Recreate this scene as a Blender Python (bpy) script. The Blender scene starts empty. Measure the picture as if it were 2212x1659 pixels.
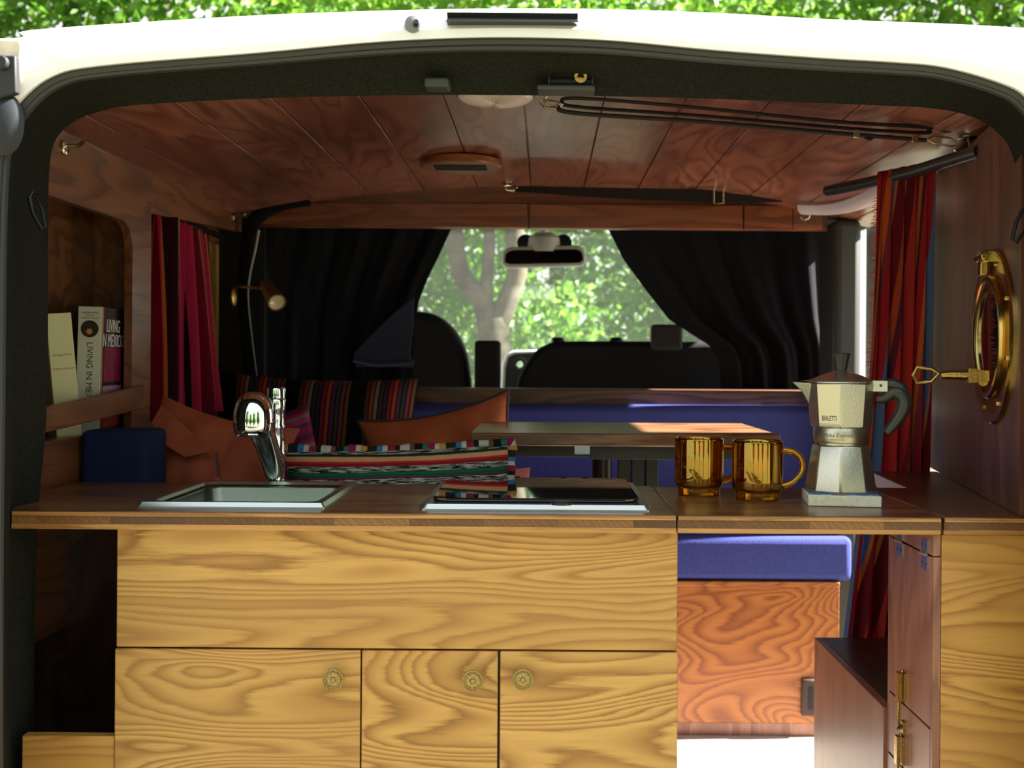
import bpy, bmesh, math, random
import numpy as np
from mathutils import Vector as V, Matrix as M, noise as mnoise
random.seed(7)
C = bpy.context.scene.collection
PI = math.pi
# ------------------------------------------------------------------ camera frame (2212 x 1659)
F = 2300.0; VX, VY = 1175.0, 785.0; CZ = 1.0; ROLL = math.radians(0.4)
cs, sn = math.cos(ROLL), math.sin(ROLL)
def P(px, py, D):
    u = (px-VX)/F; v = (VY-py)/F
    return V(((u*cs-v*sn)*D, D, CZ+(u*sn+v*cs)*D))
def PX(px, py, X):
    u = (px-VX)/F; v = (VY-py)/F
    return P(px, py, X/(u*cs-v*sn))
def PZ(px, py, Z):
    u = (px-VX)/F; v = (VY-py)/F
    return P(px, py, (Z-CZ)/(u*sn+v*cs))
cam = bpy.data.cameras.new('camera'); co = bpy.data.objects.new('camera', cam); C.objects.link(co)
co.location = (0, 0, CZ)
co.rotation_euler = (M.Rotation(PI/2, 3, 'X') @ M.Rotation(ROLL, 3, 'Z')).to_euler()
cam.sensor_width = 36; cam.lens = F/2212*36
cam.shift_x = (1106-VX)/2212; cam.shift_y = (VY-829.5)/2212
cam.clip_start = .05; cam.clip_end = 300
cam.dof.use_dof = True; cam.dof.focus_distance = 1.62; cam.dof.aperture_fstop = 6.5
bpy.context.scene.camera = co
vs = bpy.context.scene.view_settings
vs.view_transform = 'Standard'; vs.look = 'None'; vs.gamma = 1; vs.use_curve_mapping = False; vs.exposure = 0.0

# ------------------------------------------------------------------ mesh builder
class MB:
    def __init__(s): s.v = []; s.f = []; s.uv = {}
    def add(s, vs, fs, uvs=None):
        o = len(s.v); s.v += [V(p) for p in vs]; s.f += [tuple(i+o for i in f) for f in fs]
        if uvs:
            for i, t in enumerate(uvs): s.uv[o+i] = t
        return s
    def box(s, x0, x1, y0, y1, z0, z1):
        return s.add([(x,y,z) for x in (x0,x1) for y in (y0,y1) for z in (z0,z1)],
                     [(0,1,3,2),(4,6,7,5),(0,4,5,1),(2,3,7,6),(0,2,6,4),(1,5,7,3)])
    def obox(s, c, a, b, d):
        c=V(c);a=V(a);b=V(b);d=V(d)
        return s.add([c+i*a+j*b+k*d for i in(-1,1) for j in(-1,1) for k in(-1,1)],
                     [(0,1,3,2),(4,6,7,5),(0,4,5,1),(2,3,7,6),(0,2,6,4),(1,5,7,3)])
    def prism(s, poly, off):
        n=len(poly); off=V(off); A=[V(p) for p in poly]
        return s.add(A+[p+off for p in A],[tuple(range(n)),tuple(range(2*n-1,n-1,-1))]+[(i,(i+1)%n,n+(i+1)%n,n+i) for i in range(n)])
    def loft(s, rings, closed=True, caps=(False,False)):
        n=len(rings[0]); vs=[p for r in rings for p in r]; fs=[]
        for k in range(len(rings)-1):
            for i in range(n if closed else n-1):
                j=(i+1)%n; fs.append((k*n+i,k*n+j,(k+1)*n+j,(k+1)*n+i))
        if caps[0]: fs.append(tuple(range(n-1,-1,-1)))
        if caps[1]: fs.append(tuple(range((len(rings)-1)*n,len(rings)*n)))
        L=max(1,len(rings)-1)
        return s.add(vs,fs,[(i/max(1,n-1),k/L) for k in range(len(rings)) for i in range(n)])
    def tube(s, pts, r, n=12, closed=False, flat=1.0, up=None):
        pts=[V(p) for p in pts]; m=len(pts)
        if not hasattr(r,'__len__'): r=[r]*m
        rings=[]; pu=None
        for i,p in enumerate(pts):
            t=(pts[(i+1)%m]-pts[i-1]) if closed else (pts[min(i+1,m-1)]-pts[max(i-1,0)])
            t.normalize()
            if pu is None:
                a=V(up) if up else (V((0,0,1)) if abs(t.z)<.9 else V((0,1,0)))
            else: a=pu
            w=(a-t*a.dot(t)).normalized(); pu=w; q=t.cross(w)
            rings.append([p+(q*math.cos(2*PI*k/n)+w*math.sin(2*PI*k/n)*flat)*r[i] for k in range(n)])
        if closed: rings.append(rings[0])
        return s.loft(rings,True,(not closed,not closed))
    def lathe(s, prof, o=(0,0,0), ax=(0,0,1), n=32, ref=None, caps=True):
        o=V(o); ax=V(ax).normalized(); a=V(ref) if ref else (V((1,0,0)) if abs(ax.x)<.9 else V((0,1,0)))
        a=(a-ax*a.dot(ax)).normalized(); b=ax.cross(a)
        rings=[[o+ax*z+(a*math.cos(2*PI*k/n)+b*math.sin(2*PI*k/n))*r for k in range(n)] for r,z in prof]
        return s.loft(rings,True,(caps,caps))
    def grid(s, fn, nu, nv):
        vs=[];uv=[]
        for j in range(nv+1):
            for i in range(nu+1):
                vs.append(fn(i/nu,j/nv)); uv.append((i/nu,j/nv))
        return s.add(vs,[(j*(nu+1)+i,j*(nu+1)+i+1,(j+1)*(nu+1)+i+1,(j+1)*(nu+1)+i) for j in range(nv) for i in range(nu)],uv)
    def ball(s, c, r, n=10, sc=(1,1,1)):
        c=V(c); m=max(4,n//2)
        rings=[[c+V((math.sin(PI*j/m)*math.cos(2*PI*k/n)*r*sc[0],math.sin(PI*j/m)*math.sin(2*PI*k/n)*r*sc[1],math.cos(PI*j/m)*r*sc[2])) for k in range(n)] for j in range(1,m)]
        s.loft(rings,True,(True,True)); return s
    def xf(s, mat):
        s.v=[mat@p for p in s.v]; return s

def setp(o, label=None, cat=None, group=None, kind=None):
    if label: o['label']=label
    if cat: o['category']=cat
    if group: o['group']=group
    if kind: o['kind']=kind
    return o
def wmat(o):
    m=M.LocRotScale(o.location,o.rotation_euler,o.scale)
    return wmat(o.parent)@m if o.parent else m
def mk(name, mb, mat, parent=None, world=True, loc=None, bevel=0, seg=2, smooth=True, solid=0, sub=0, ang=38, flip=False):
    me=bpy.data.meshes.new(name); o=bpy.data.objects.new(name,me); C.objects.link(o)
    if parent:
        o.parent=parent
        vs=[wmat(parent).inverted()@p for p in mb.v] if world else mb.v
    else:
        if loc is None:
            xs=[p.x for p in mb.v]; ys=[p.y for p in mb.v]; zs=[p.z for p in mb.v]
            loc=V(((min(xs)+max(xs))/2,(min(ys)+max(ys))/2,min(zs)))
        o.location=loc; vs=[p-V(loc) for p in mb.v]
    me.from_pydata([tuple(p) for p in vs],[],mb.f)
    if mb.uv:
        ul=me.uv_layers.new(name='UVMap')
        for l in me.loops: ul.data[l.index].uv=mb.uv.get(l.vertex_index,(0,0))
    bm=bmesh.new(); bm.from_mesh(me)
    bmesh.ops.remove_doubles(bm,verts=bm.verts,dist=1e-6) if not mb.uv else None
    bmesh.ops.recalc_face_normals(bm,faces=bm.faces)
    bm.to_mesh(me); bm.free()
    if smooth:
        me.polygons.foreach_set('use_smooth',[True]*len(me.polygons))
        me.set_sharp_from_angle(angle=math.radians(ang))
    if mat: me.materials.append(mat)
    if solid:
        d=o.modifiers.new('s','SOLIDIFY'); d.thickness=solid; d.offset=0
    if bevel:
        d=o.modifiers.new('b','BEVEL'); d.width=bevel; d.segments=seg; d.limit_method='ANGLE'; d.angle_limit=math.radians(40)
    if sub:
        d=o.modifiers.new('u','SUBSURF'); d.levels=sub; d.render_levels=sub
    return o
def thing(name, label, cat, loc, rot=(0,0,0), group=None):
    o=bpy.data.objects.new(name,None); C.objects.link(o); o.location=loc; o.rotation_euler=rot; o.empty_display_size=.05
    return setp(o,label,cat,group)
def solo(name, mb, mat, label, cat, group=None, **k): return setp(mk(name,mb,mat,**k),label,cat,group)
def struct(name, mb, mat, label=None, cat=None, **k):
    o=mk(name,mb,mat,**k); o['kind']='structure'; return setp(o,label,cat)
def copy_tree(o, parent=None):
    c=o.copy(); C.objects.link(c)
    if parent: c.parent=parent
    for ch in list(o.children): copy_tree(ch,c)
    return c
def catmull(pts, k=6, closed=False):
    pts=[tuple(p) for p in pts]; n=len(pts); out=[]
    rng=n if closed else n-1
    for i in range(rng):
        g=lambda j: pts[j%n] if closed else pts[max(0,min(n-1,j))]
        p0,p1,p2,p3=g(i-1),g(i),g(i+1),g(i+2)
        for q in range(k):
            t=q/k
            out.append(tuple(.5*(2*b+(c-a)*t+(2*a-5*b+4*c-d)*t*t+(3*b-a-3*c+d)*t**3) for a,b,c,d in zip(p0,p1,p2,p3)))
    if not closed: out.append(pts[-1])
    return out
def lin(pts, x):
    for (a,b),(c,d) in zip(pts,pts[1:]):
        if x<=c: return b+(d-b)*max(0,(x-a))/(c-a) if c>a else b
    return pts[-1][1]
def text(s, size, o, r, w, ext=.0004, align='CENTER', mb=None, shear=0, squash=1.0):
    cu=bpy.data.curves.new('t','FONT'); cu.body=s; cu.size=size; cu.align_x=align; cu.align_y='CENTER'; cu.extrude=ext; cu.resolution_u=3; cu.shear=shear
    ob=bpy.data.objects.new('t',cu); C.objects.link(ob)
    dg=bpy.context.evaluated_depsgraph_get(); ev=ob.evaluated_get(dg); me=ev.to_mesh()
    mb=mb or MB(); r=V(r).normalized(); w=V(w).normalized(); n=r.cross(w); o=V(o)
    mb.add([o+r*p.co.x*squash+w*p.co.y+n*p.co.z for p in me.vertices],[tuple(f.vertices) for f in me.polygons])
    ev.to_mesh_clear(); bpy.data.objects.remove(ob); bpy.data.curves.remove(cu)
    return mb

# ------------------------------------------------------------------ materials
def s2l(c): return tuple((x/255/12.92 if x/255<=.04045 else ((x/255+.055)/1.055)**2.4) for x in c[:3])+(1,)
def newmat(name):
    m=bpy.data.materials.new(name); m.use_nodes=True; nt=m.node_tree; b=nt.nodes['Principled BSDF']; return m,nt,b
def N(nt, t, **k):
    n=nt.nodes.new(t)
    for a,b in k.items():
        if a.startswith('_'): n.inputs[a[1:].replace('_',' ')].default_value=b
        else: setattr(n,a,b)
    return n
def ramp(nt, stops, const=False):
    r=nt.nodes.new('ShaderNodeValToRGB'); e=r.color_ramp.elements
    r.color_ramp.interpolation='CONSTANT' if const else 'LINEAR'
    while len(e)<len(stops): e.new(.5)
    for i,(p,c) in enumerate(stops): e[i].position=p; e[i].color=c if len(c)==4 else c+(1,)
    return r
def plain(name, rgb, rough=.5, metal=0, coat=0, nz=0, nscale=40, bump=0, spec=.5):
    m,nt,b=newmat(name); c=s2l(rgb)
    b.inputs['Base Color'].default_value=c; b.inputs['Roughness'].default_value=rough; b.inputs['Metallic'].default_value=metal
    b.inputs['Coat Weight'].default_value=coat; b.inputs['Specular IOR Level'].default_value=spec
    if nz or bump:
        tc=N(nt,'ShaderNodeTexCoord'); no=N(nt,'ShaderNodeTexNoise',_Scale=nscale,_Detail=4.0); nt.links.new(tc.outputs['Object'],no.inputs['Vector'])
        if nz:
            r=ramp(nt,[(.3,tuple(x*(1-nz) for x in c[:3])),(.7,tuple(min(1,x*(1+nz)) for x in c[:3]))])
            nt.links.new(no.outputs['Fac'],r.inputs['Fac']); nt.links.new(r.outputs['Color'],b.inputs['Base Color'])
        if bump:
            bp=N(nt,'ShaderNodeBump',_Strength=bump,_Distance=.002); nt.links.new(no.outputs['Fac'],bp.inputs['Height']); nt.links.new(bp.outputs['Normal'],b.inputs['Normal'])
    return m
def wood(name, light, mid, dark, axis='X', along=1.1, across=6.0, K=9, rough=.38, coat=.15, seed=0, fibre=.25, blotch=None, bl=.5, distort=.4, thick=6.0):
    m,nt,b=newmat(name); L=nt.links
    tc=N(nt,'ShaderNodeTexCoord'); mp=N(nt,'ShaderNodeMapping')
    sc={'X':(along,thick,across),'Y':(across,along,thick),'Z':(across,thick,along)}[axis]
    if axis=='Yx': sc=(across,along,thick)
    mp.inputs['Scale'].default_value=sc; mp.inputs['Location'].default_value=(seed*3.17,seed*1.31,seed*2.23)
    L.new(tc.outputs['Object'],mp.inputs['Vector'])
    n1=N(nt,'ShaderNodeTexNoise',_Scale=1.0,_Detail=1.6,_Roughness=.42,_Distortion=distort); L.new(mp.outputs['Vector'],n1.inputs['Vector'])
    mu=N(nt,'ShaderNodeMath',operation='MULTIPLY'); mu.inputs[1].default_value=K; L.new(n1.outputs['Fac'],mu.inputs[0])
    mp2=N(nt,'ShaderNodeMapping'); k2=tuple(12 if q==along else 170 for q in sc); mp2.inputs['Scale'].default_value=k2; L.new(tc.outputs['Object'],mp2.inputs['Vector'])
    n2=N(nt,'ShaderNodeTexNoise',_Scale=1.0,_Detail=3.0,_Roughness=.6); L.new(mp2.outputs['Vector'],n2.inputs['Vector'])
    ad=N(nt,'ShaderNodeMath',operation='MULTIPLY_ADD'); ad.inputs[1].default_value=.5; L.new(n2.outputs['Fac'],ad.inputs[0]); L.new(mu.outputs[0],ad.inputs[2])
    fr=N(nt,'ShaderNodeMath',operation='FRACT'); L.new(ad.outputs[0],fr.inputs[0])
    l,mi,d=s2l(light),s2l(mid),s2l(dark)
    r=ramp(nt,[(0,l),(.25,l),(.55,mi),(.78,d),(.88,mi),(1,l)]); L.new(fr.outputs[0],r.inputs['Fac'])
    r2=ramp(nt,[(.3,(1-fibre,)*3),(.65,(1.0,)*3)]); L.new(n2.outputs['Fac'],r2.inputs['Fac'])
    mx=N(nt,'ShaderNodeMix',data_type='RGBA',blend_type='MULTIPLY'); mx.inputs['Factor'].default_value=1
    L.new(r.outputs['Color'],mx.inputs['A']); L.new(r2.outputs['Color'],mx.inputs['B']); out=mx.outputs['Result']
    if blotch:
        n3=N(nt,'ShaderNodeTexNoise',_Scale=.8,_Detail=2.0); L.new(mp.outputs['Vector'],n3.inputs['Vector'])
        r3=ramp(nt,[(.42,(0,0,0)),(.62,(bl,)*3)]); L.new(n3.outputs['Fac'],r3.inputs['Fac'])
        m2=N(nt,'ShaderNodeMix',data_type='RGBA'); L.new(r3.outputs['Color'],m2.inputs['Factor']); L.new(out,m2.inputs['A']); m2.inputs['B'].default_value=s2l(blotch); out=m2.outputs['Result']
    L.new(out,b.inputs['Base Color']); b.inputs['Roughness'].default_value=rough; b.inputs['Coat Weight'].default_value=coat; b.inputs['Coat Roughness'].default_value=.25
    bp=N(nt,'ShaderNodeBump',_Strength=.12,_Distance=.001); L.new(n2.outputs['Fac'],bp.inputs['Height']); L.new(bp.outputs['Normal'],b.inputs['Normal'])
    return m
def stripes(name, cols, axis='U', rep=1, rough=.85, weave=300, ikat=None, wob=.0, pat=None, trans=0):
    """cols: list of (width, rgb) laid across the cloth; optional ikat flecks / woven lozenges by position"""
    m,nt,b=newmat(name); L=nt.links
    uv=N(nt,'ShaderNodeUVMap'); sp=N(nt,'ShaderNodeSeparateXYZ'); L.new(uv.outputs['UV'],sp.inputs[0])
    src=sp.outputs[0 if axis=='U' else 1]; oth=sp.outputs[1 if axis=='U' else 0]
    if wob:
        nz=N(nt,'ShaderNodeTexNoise',_Scale=5.0); L.new(uv.outputs['UV'],nz.inputs['Vector'])
        a=N(nt,'ShaderNodeMath',operation='MULTIPLY_ADD'); a.inputs[1].default_value=wob; L.new(nz.outputs['Fac'],a.inputs[0]); L.new(src,a.inputs[2]); src=a.outputs[0]
    mu=N(nt,'ShaderNodeMath',operation='MULTIPLY'); mu.inputs[1].default_value=rep; L.new(src,mu.inputs[0])
    fr=N(nt,'ShaderNodeMath',operation='FRACT'); L.new(mu.outputs[0],fr.inputs[0])
    tot=sum(w for w,_ in cols); st=[];p=0
    for w,c in cols: st.append((p/tot,s2l(c))); p+=w
    r=ramp(nt,st[:32],True); L.new(fr.outputs[0],r.inputs['Fac']); out=r.outputs['Color']
    if ikat:      # (stops mask along stripes axis, colour, stretch)
        st2=[];p=0
        for w,mv in ikat['mask']: st2.append((p/tot,(mv,mv,mv))); p+=w
        rm=ramp(nt,st2[:32],True); L.new(fr.outputs[0],rm.inputs['Fac'])
        mp=N(nt,'ShaderNodeMapping'); mp.inputs['Scale'].default_value=ikat['scale']+(1,); L.new(uv.outputs['UV'],mp.inputs['Vector'])
        n=N(nt,'ShaderNodeTexNoise',_Scale=1.0,_Detail=4.0,_Roughness=.65); L.new(mp.outputs['Vector'],n.inputs['Vector'])
        th=ramp(nt,[(.50,(0,0,0)),(.53,(1,1,1))]); L.new(n.outputs['Fac'],th.inputs['Fac'])
        mm=N(nt,'ShaderNodeMath',operation='MULTIPLY'); L.new(th.outputs['Color'],mm.inputs[0]); L.new(rm.outputs['Color'],mm.inputs[1])
        mx=N(nt,'ShaderNodeMix',data_type='RGBA'); L.new(mm.outputs[0],mx.inputs['Factor']); L.new(out,mx.inputs['A']); mx.inputs['B'].default_value=s2l(ikat['col']); out=mx.outputs['Result']
    wv=N(nt,'ShaderNodeTexWave',_Scale=weave,_Distortion=1.0); wv.bands_direction='Y' if axis=='U' else 'X'; L.new(uv.outputs['UV'],wv.inputs['Vector'])
    rw=ramp(nt,[(0,(.62,)*3),(1,(1.0,)*3)]); L.new(wv.outputs['Fac'],rw.inputs['Fac'])
    mw=N(nt,'ShaderNodeMix',data_type='RGBA',blend_type='MULTIPLY'); mw.inputs['Factor'].default_value=1; L.new(out,mw.inputs['A']); L.new(rw.outputs['Color'],mw.inputs['B'])
    L.new(mw.outputs['Result'],b.inputs['Base Color']); b.inputs['Roughness'].default_value=rough; b.inputs['Specular IOR Level'].default_value=.15
    bp=N(nt,'ShaderNodeBump',_Strength=.3,_Distance=.001); L.new(wv.outputs['Fac'],bp.inputs['Height']); L.new(bp.outputs['Normal'],b.inputs['Normal'])
    if trans:
        t=N(nt,'ShaderNodeBsdfTranslucent'); L.new(mw.outputs['Result'],t.inputs['Color']); ms=N(nt,'ShaderNodeMixShader'); ms.inputs[0].default_value=trans
        L.new(b.outputs[0],ms.inputs[1]); L.new(t.outputs[0],ms.inputs[2]); L.new(ms.outputs[0],nt.nodes['Material Output'].inputs['Surface'])
    return m
def glass(name, rgb, rough=.0, ior=1.5):
    m,nt,b=newmat(name); b.inputs['Base Color'].default_value=s2l(rgb); b.inputs['Roughness'].default_value=rough
    b.inputs['Transmission Weight'].default_value=1; b.inputs['IOR'].default_value=ior; return m
def pane(name, tint=(255,255,255), gl=.06, haze=0.0):
    m,nt,b=newmat(name); L=nt.links; nt.nodes.remove(b)
    t=N(nt,'ShaderNodeBsdfTransparent'); t.inputs['Color'].default_value=s2l(tint); g=N(nt,'ShaderNodeBsdfGlossy'); g.inputs['Roughness'].default_value=.02
    ms=N(nt,'ShaderNodeMixShader'); ms.inputs[0].default_value=gl; L.new(t.outputs[0],ms.inputs[1]); L.new(g.outputs[0],ms.inputs[2]); out=ms.outputs[0]
    if haze:
        d=N(nt,'ShaderNodeBsdfTranslucent'); d.inputs['Color'].default_value=(1,1,1,1); m2=N(nt,'ShaderNodeMixShader'); m2.inputs[0].default_value=haze
        L.new(out,m2.inputs[1]); L.new(d.outputs[0],m2.inputs[2]); out=m2.outputs[0]
    L.new(out,nt.nodes['Material Output'].inputs['Surface']); return m

W_pine = wood('pine_ply',(212,165,92),(190,141,74),(156,110,55),'X',1.1,7.0,36,.45,.06,1,.16,(176,130,70),.5,.35)
W_pine2= wood('pine_ply_b',(210,163,91),(188,139,72),(154,109,54),'X',1.1,7.5,30,.45,.06,5,.16,(176,130,68),.6,.5)
W_pine3= wood('pine_ply_c',(206,159,87),(186,137,70),(152,107,52),'X',1.4,7.5,28,.45,.06,9,.16,(174,128,66),.6,.7)
W_pine4= wood('pine_ply_d',(210,157,78),(190,135,63),(148,99,44),'X',1.0,7.0,26,.45,.06,14,.14,(182,132,66),.6,.35)
W_orange= wood('orange_pine',(176,106,46),(160,90,36),(130,68,26),'X',1.7,5.0,34,.4,.1,3,.12,None,.5,.8)
W_mahog = wood('mahogany',(122,70,46),(104,56,38),(74,38,26),'Y',1.3,9.0,8,.32,.35,2,.3,(82,46,36),.6,.5)
W_ceil  = wood('ceiling_stain',(170,110,88),(154,94,74),(124,72,58),'Y',2.0,8.0,10,.30,.4,21,.3,(104,60,48),.6,.5)
W_brown = wood('brown_ply',(124,80,46),(106,66,38),(80,48,28),'X',1.0,6.0,8,.38,.25,6,.3,(86,54,34),.5,.5)
W_brownY= wood('brown_ply_side',(138,86,50),(122,74,42),(98,58,36),'Y',1.4,9.0,9,.36,.25,8,.25,(98,58,36),.5,.25,9.0)
W_header= wood('header_board',(152,88,50),(134,74,40),(102,54,32),'X',1.4,14.0,10,.36,.25,11,.3,(98,52,30),.5,.4)
W_red   = wood('reddish_board',(164,112,92),(152,100,80),(132,82,66),'Z',2.5,10.0,5,.4,.2,4,.3,(150,96,76),.4,.4)
W_top   = wood('worktop_stain',(128,88,56),(114,76,46),(92,60,36),'X',1.0,10.0,6,.30,.3,13,.25,(104,68,44),.5,.3)
W_topD  = wood('worktop_dark',(104,66,46),(92,58,40),(72,44,30),'X',1.0,9.0,7,.32,.3,16,.25,None,.5,.3)
W_lip   = wood('edge_ply_light',(196,144,82),(182,130,70),(150,102,54),'X',.8,60.0,3,.45,.1,17,.2)
W_table = wood('table_stain',(158,112,78),(138,94,64),(104,66,44),'X',1.0,8.0,7,.30,.35,19,.25)
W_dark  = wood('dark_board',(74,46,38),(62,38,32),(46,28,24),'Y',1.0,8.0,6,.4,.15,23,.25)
W_ledge = wood('ledge_board',(122,80,58),(98,62,44),(64,38,28),'X',1.4,14.0,8,.4,.15,27,.3)
# laminated core: blocks of end grain along the worktop edge
def core_mat():
    m,nt,b=newmat('laminated_core'); L=nt.links
    tc=N(nt,'ShaderNodeTexCoord'); sp=N(nt,'ShaderNodeSeparateXYZ'); L.new(tc.outputs['Object'],sp.inputs[0])
    d=N(nt,'ShaderNodeMath',operation='MULTIPLY'); d.inputs[1].default_value=9.3; L.new(sp.outputs[0],d.inputs[0])
    fl=N(nt,'ShaderNodeMath',operation='FLOOR'); L.new(d.outputs[0],fl.inputs[0])
    wn=N(nt,'ShaderNodeTexWhiteNoise',noise_dimensions='1D'); L.new(fl.outputs[0],wn.inputs['W'])
    r=ramp(nt,[(0,s2l((88,58,34))),(.35,s2l((122,84,48))),(.7,s2l((138,98,58))),(1,s2l((100,66,40)))]); L.new(wn.outputs['Value'],r.inputs['Fac'])
    ad=N(nt,'ShaderNodeVectorMath',operation='ADD'); L.new(tc.outputs['Object'],ad.inputs[0]); L.new(wn.outputs['Color'],ad.inputs[1])
    wv=N(nt,'ShaderNodeTexWave',_Scale=55.0,_Distortion=7.0,_Detail=2.0); wv.bands_direction='DIAGONAL'; L.new(ad.outputs[0],wv.inputs['Vector'])
    rw=ramp(nt,[(0,(.9,)*3),(.8,(1.0,)*3),(1,(1.35,1.3,1.2))]); L.new(wv.outputs['Fac'],rw.inputs['Fac'])
    mx=N(nt,'ShaderNodeMix',data_type='RGBA',blend_type='MULTIPLY'); mx.inputs['Factor'].default_value=.8; L.new(r.outputs['Color'],mx.inputs['A']); L.new(rw.outputs['Color'],mx.inputs['B'])
    L.new(mx.outputs['Result'],b.inputs['Base Color']); b.inputs['Roughness'].default_value=.4; return m
W_core=core_mat()
Mpaint=plain('white_paint',(244,244,242),.25,0,.5)
Mcream=plain('dusty_paint',(224,214,196),.5,0,0,.25,25)
Mfelt=plain('black_felt',(34,35,29),.95,0,0,.35,260,.6,.1)
Mfelt2=plain('black_carpet',(22,22,24),.95,0,0,.3,200,.5,.1)
Mrubber=plain('rubber_seal',(46,48,48),.38)
Mblack=plain('black_plastic',(22,22,24),.35)
Mblackm=plain('black_matt',(20,20,22),.75)
Mgrey=plain('grey_plastic',(96,96,84),.5)
Mgreyd=plain('dark_grey_plastic',(52,54,52),.45)
Mchrome=plain('chrome',(225,228,230),.06,1)
Msteel=plain('brushed_steel',(196,204,204),.3,1)
Mnickel=plain('nickel',(205,200,180),.2,1)
Mbrass=plain('brass',(198,168,98),.18,1)
Mabrass=plain('aged_brass',(176,148,84),.3,1,0,.3,300)
Mknob=plain('antique_brass',(176,154,104),.4,1,0,.35,500)
Malu=plain('cast_aluminium',(206,206,192),.36,1,0,.06,500,.15)
Malub=plain('cast_aluminium_band',(198,194,176),.34,1,0,.06,500,.1)
Mbake=plain('handle_plastic',(44,46,42),.32)
Mtile=plain('glazed_clay',(222,218,194),.5,0,0,.12,120)
Mtileb=plain('blue_glaze',(128,160,196),.2,0,.3,.6,110)
Mamber=glass('amber_glass',(230,140,28))
def lustre(m):
    nt=m.node_tree; b=nt.nodes['Principled BSDF']; g=N(nt,'ShaderNodeBsdfGlossy'); g.inputs['Color'].default_value=s2l((222,196,80)); g.inputs['Roughness'].default_value=.03
    ms=N(nt,'ShaderNodeMixShader'); ms.inputs[0].default_value=.30; nt.links.new(b.outputs[0],ms.inputs[1]); nt.links.new(g.outputs[0],ms.inputs[2]); nt.links.new(ms.outputs[0],nt.nodes['Material Output'].inputs['Surface'])
lustre(Mamber)
Mglassblk=plain('black_glass',(6,7,8),.03,0,1)
Mlens=glass('frosted_lens',(255,244,238),.25)
Mmirror=plain('mirror_glass',(60,70,72),.04,1)
Mbeige=plain('beige_plastic',(250,248,244),.5)
Mpale=plain('pale_lilac_panel',(190,180,188),.4)
Mblue=plain('blue_canvas',(66,72,138),.85,0,0,.12,180,.4,.15)
Mnavy=plain('navy_canvas',(26,38,72),.9,0,0,.15,180,.4,.15)
Mterra=plain('terracotta_velvet',(168,88,62),.85,0,0,.14,22,.25,.2)
Morange=plain('orange_velvet',(204,116,82),.85,0,0,.12,18,.25,.2)
Mpink=plain('pink_cloth',(226,140,134),.9,0,0,.1,160,.3,.1)
Mpipe=plain('grey_piping',(72,72,78),.9)
Mcurt=plain('black_fleece',(30,30,34),.95,0,0,.25,120,.5,.1)
Mcurt2=plain('navy_lining',(62,66,84),.95,0,0,.2,200,.5,.1)
Mfloor=plain('pale_vinyl',(190,182,172),.5,0,0,.04,8)
Mstrap=plain('black_webbing',(20,20,20),.7,0,0,.2,400,.4)
Mpaper=plain('cream_paper',(226,222,170),.7)
Mpages=plain('book_pages',(200,206,158),.8,0,0,.1,300)
Mspine=plain('white_spine',(208,212,196),.6)
Mcover=plain('dark_cover',(40,24,22),.3,0,.3)
Mmag=plain('magenta_print',(150,30,84),.3,0,.3,.5,60)
Mlil=plain('lilac_print',(206,160,200),.3,0,.3,.1,40)
Mredp=plain('red_print',(170,44,40),.4)
Mink=plain('ink',(40,24,26),.6)
Minkr=plain('red_ink',(206,90,60),.6)
Mwhitep=plain('white_print',(232,230,228),.5)
Mgold=plain('gold_paper',(190,140,60),.6)
Mbulb=plain('lamp_glass',(236,222,170),.15,0,.5)
Mlabelbg=plain('cream_label',(232,224,170),.45)
Mhinge=plain('zinc_hinge',(190,190,200),.25,1)
Myellowp=wood('yellow_board',(176,136,66),(160,120,56),(136,98,42),'Z',1,6,5,.4,.1,31,.2)
Mgrass=plain('dry_grass',(96,92,70),.95,0,0,.3,6)
Mbark=plain('bark',(80,72,58),.9,0,0,.5,7,.8)
Mfg=pane('windscreen_glass',(250,255,252),.03,.010)
Mpg=pane('side_glass',(240,246,244),.05)
# ------------------------------------------------------------------ body shell
O_=[(-16,2600),(-16,1300),(-16,900),(-14,600),(-8,400),(4,310),(44,232),(118,169),(236,145),(560,118),(790,96),(965,86),(1130,84),(1320,91),(1550,113),(1780,130),(1930,139),(2037,150),(2155,184),(2212,218),(2262,300),(2292,500),(2310,900),(2340,1300),(2360,2600)]
I_=[(70,2600),(76,1300),(100,900),(104,600),(104,440),(113,321),(150,270),(209,243),(304,226),(580,212),(790,207),(965,205),(1130,206),(1320,208),(1550,214),(1780,223),(1900,228),(2003,233),(2090,249),(2150,282),(2190,345),(2206,500),(2226,900),(2290,1300),(2310,2600)]
Dm=[1.56]*4+[1.52,1.48,1.45,1.43]+[1.42]*10+[1.44,1.47,1.5]+[1.56]*4
Di=[1.63]*4+[1.6,1.56,1.52,1.49]+[1.47]*10+[1.49,1.53,1.58]+[1.63]*4
S_=[(-340,2600),(-340,1300),(-340,900),(-340,600),(-330,330),(-260,150),(-90,92),(46,80),(76,64),(500,36),(760,25),(950,20),(1130,18),(1320,20),(1550,28),(1780,41),(1930,47),(2060,52),(2190,59),(2330,70),(2560,115),(2660,330),(2670,900),(2670,1300),(2670,2600)]
def ring3(L, Ds):
    return [P(a,b,d) for a,b,d in catmull([(x,y,d) for (x,y),d in zip(L,Ds)],6)]
lerp=lambda A,B,t:[(a[0]+(b[0]-a[0])*t,a[1]+(b[1]-a[1])*t) for a,b in zip(A,B)]
n25=len(O_)
rO=ring3(O_,[1.385]*n25)
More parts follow.
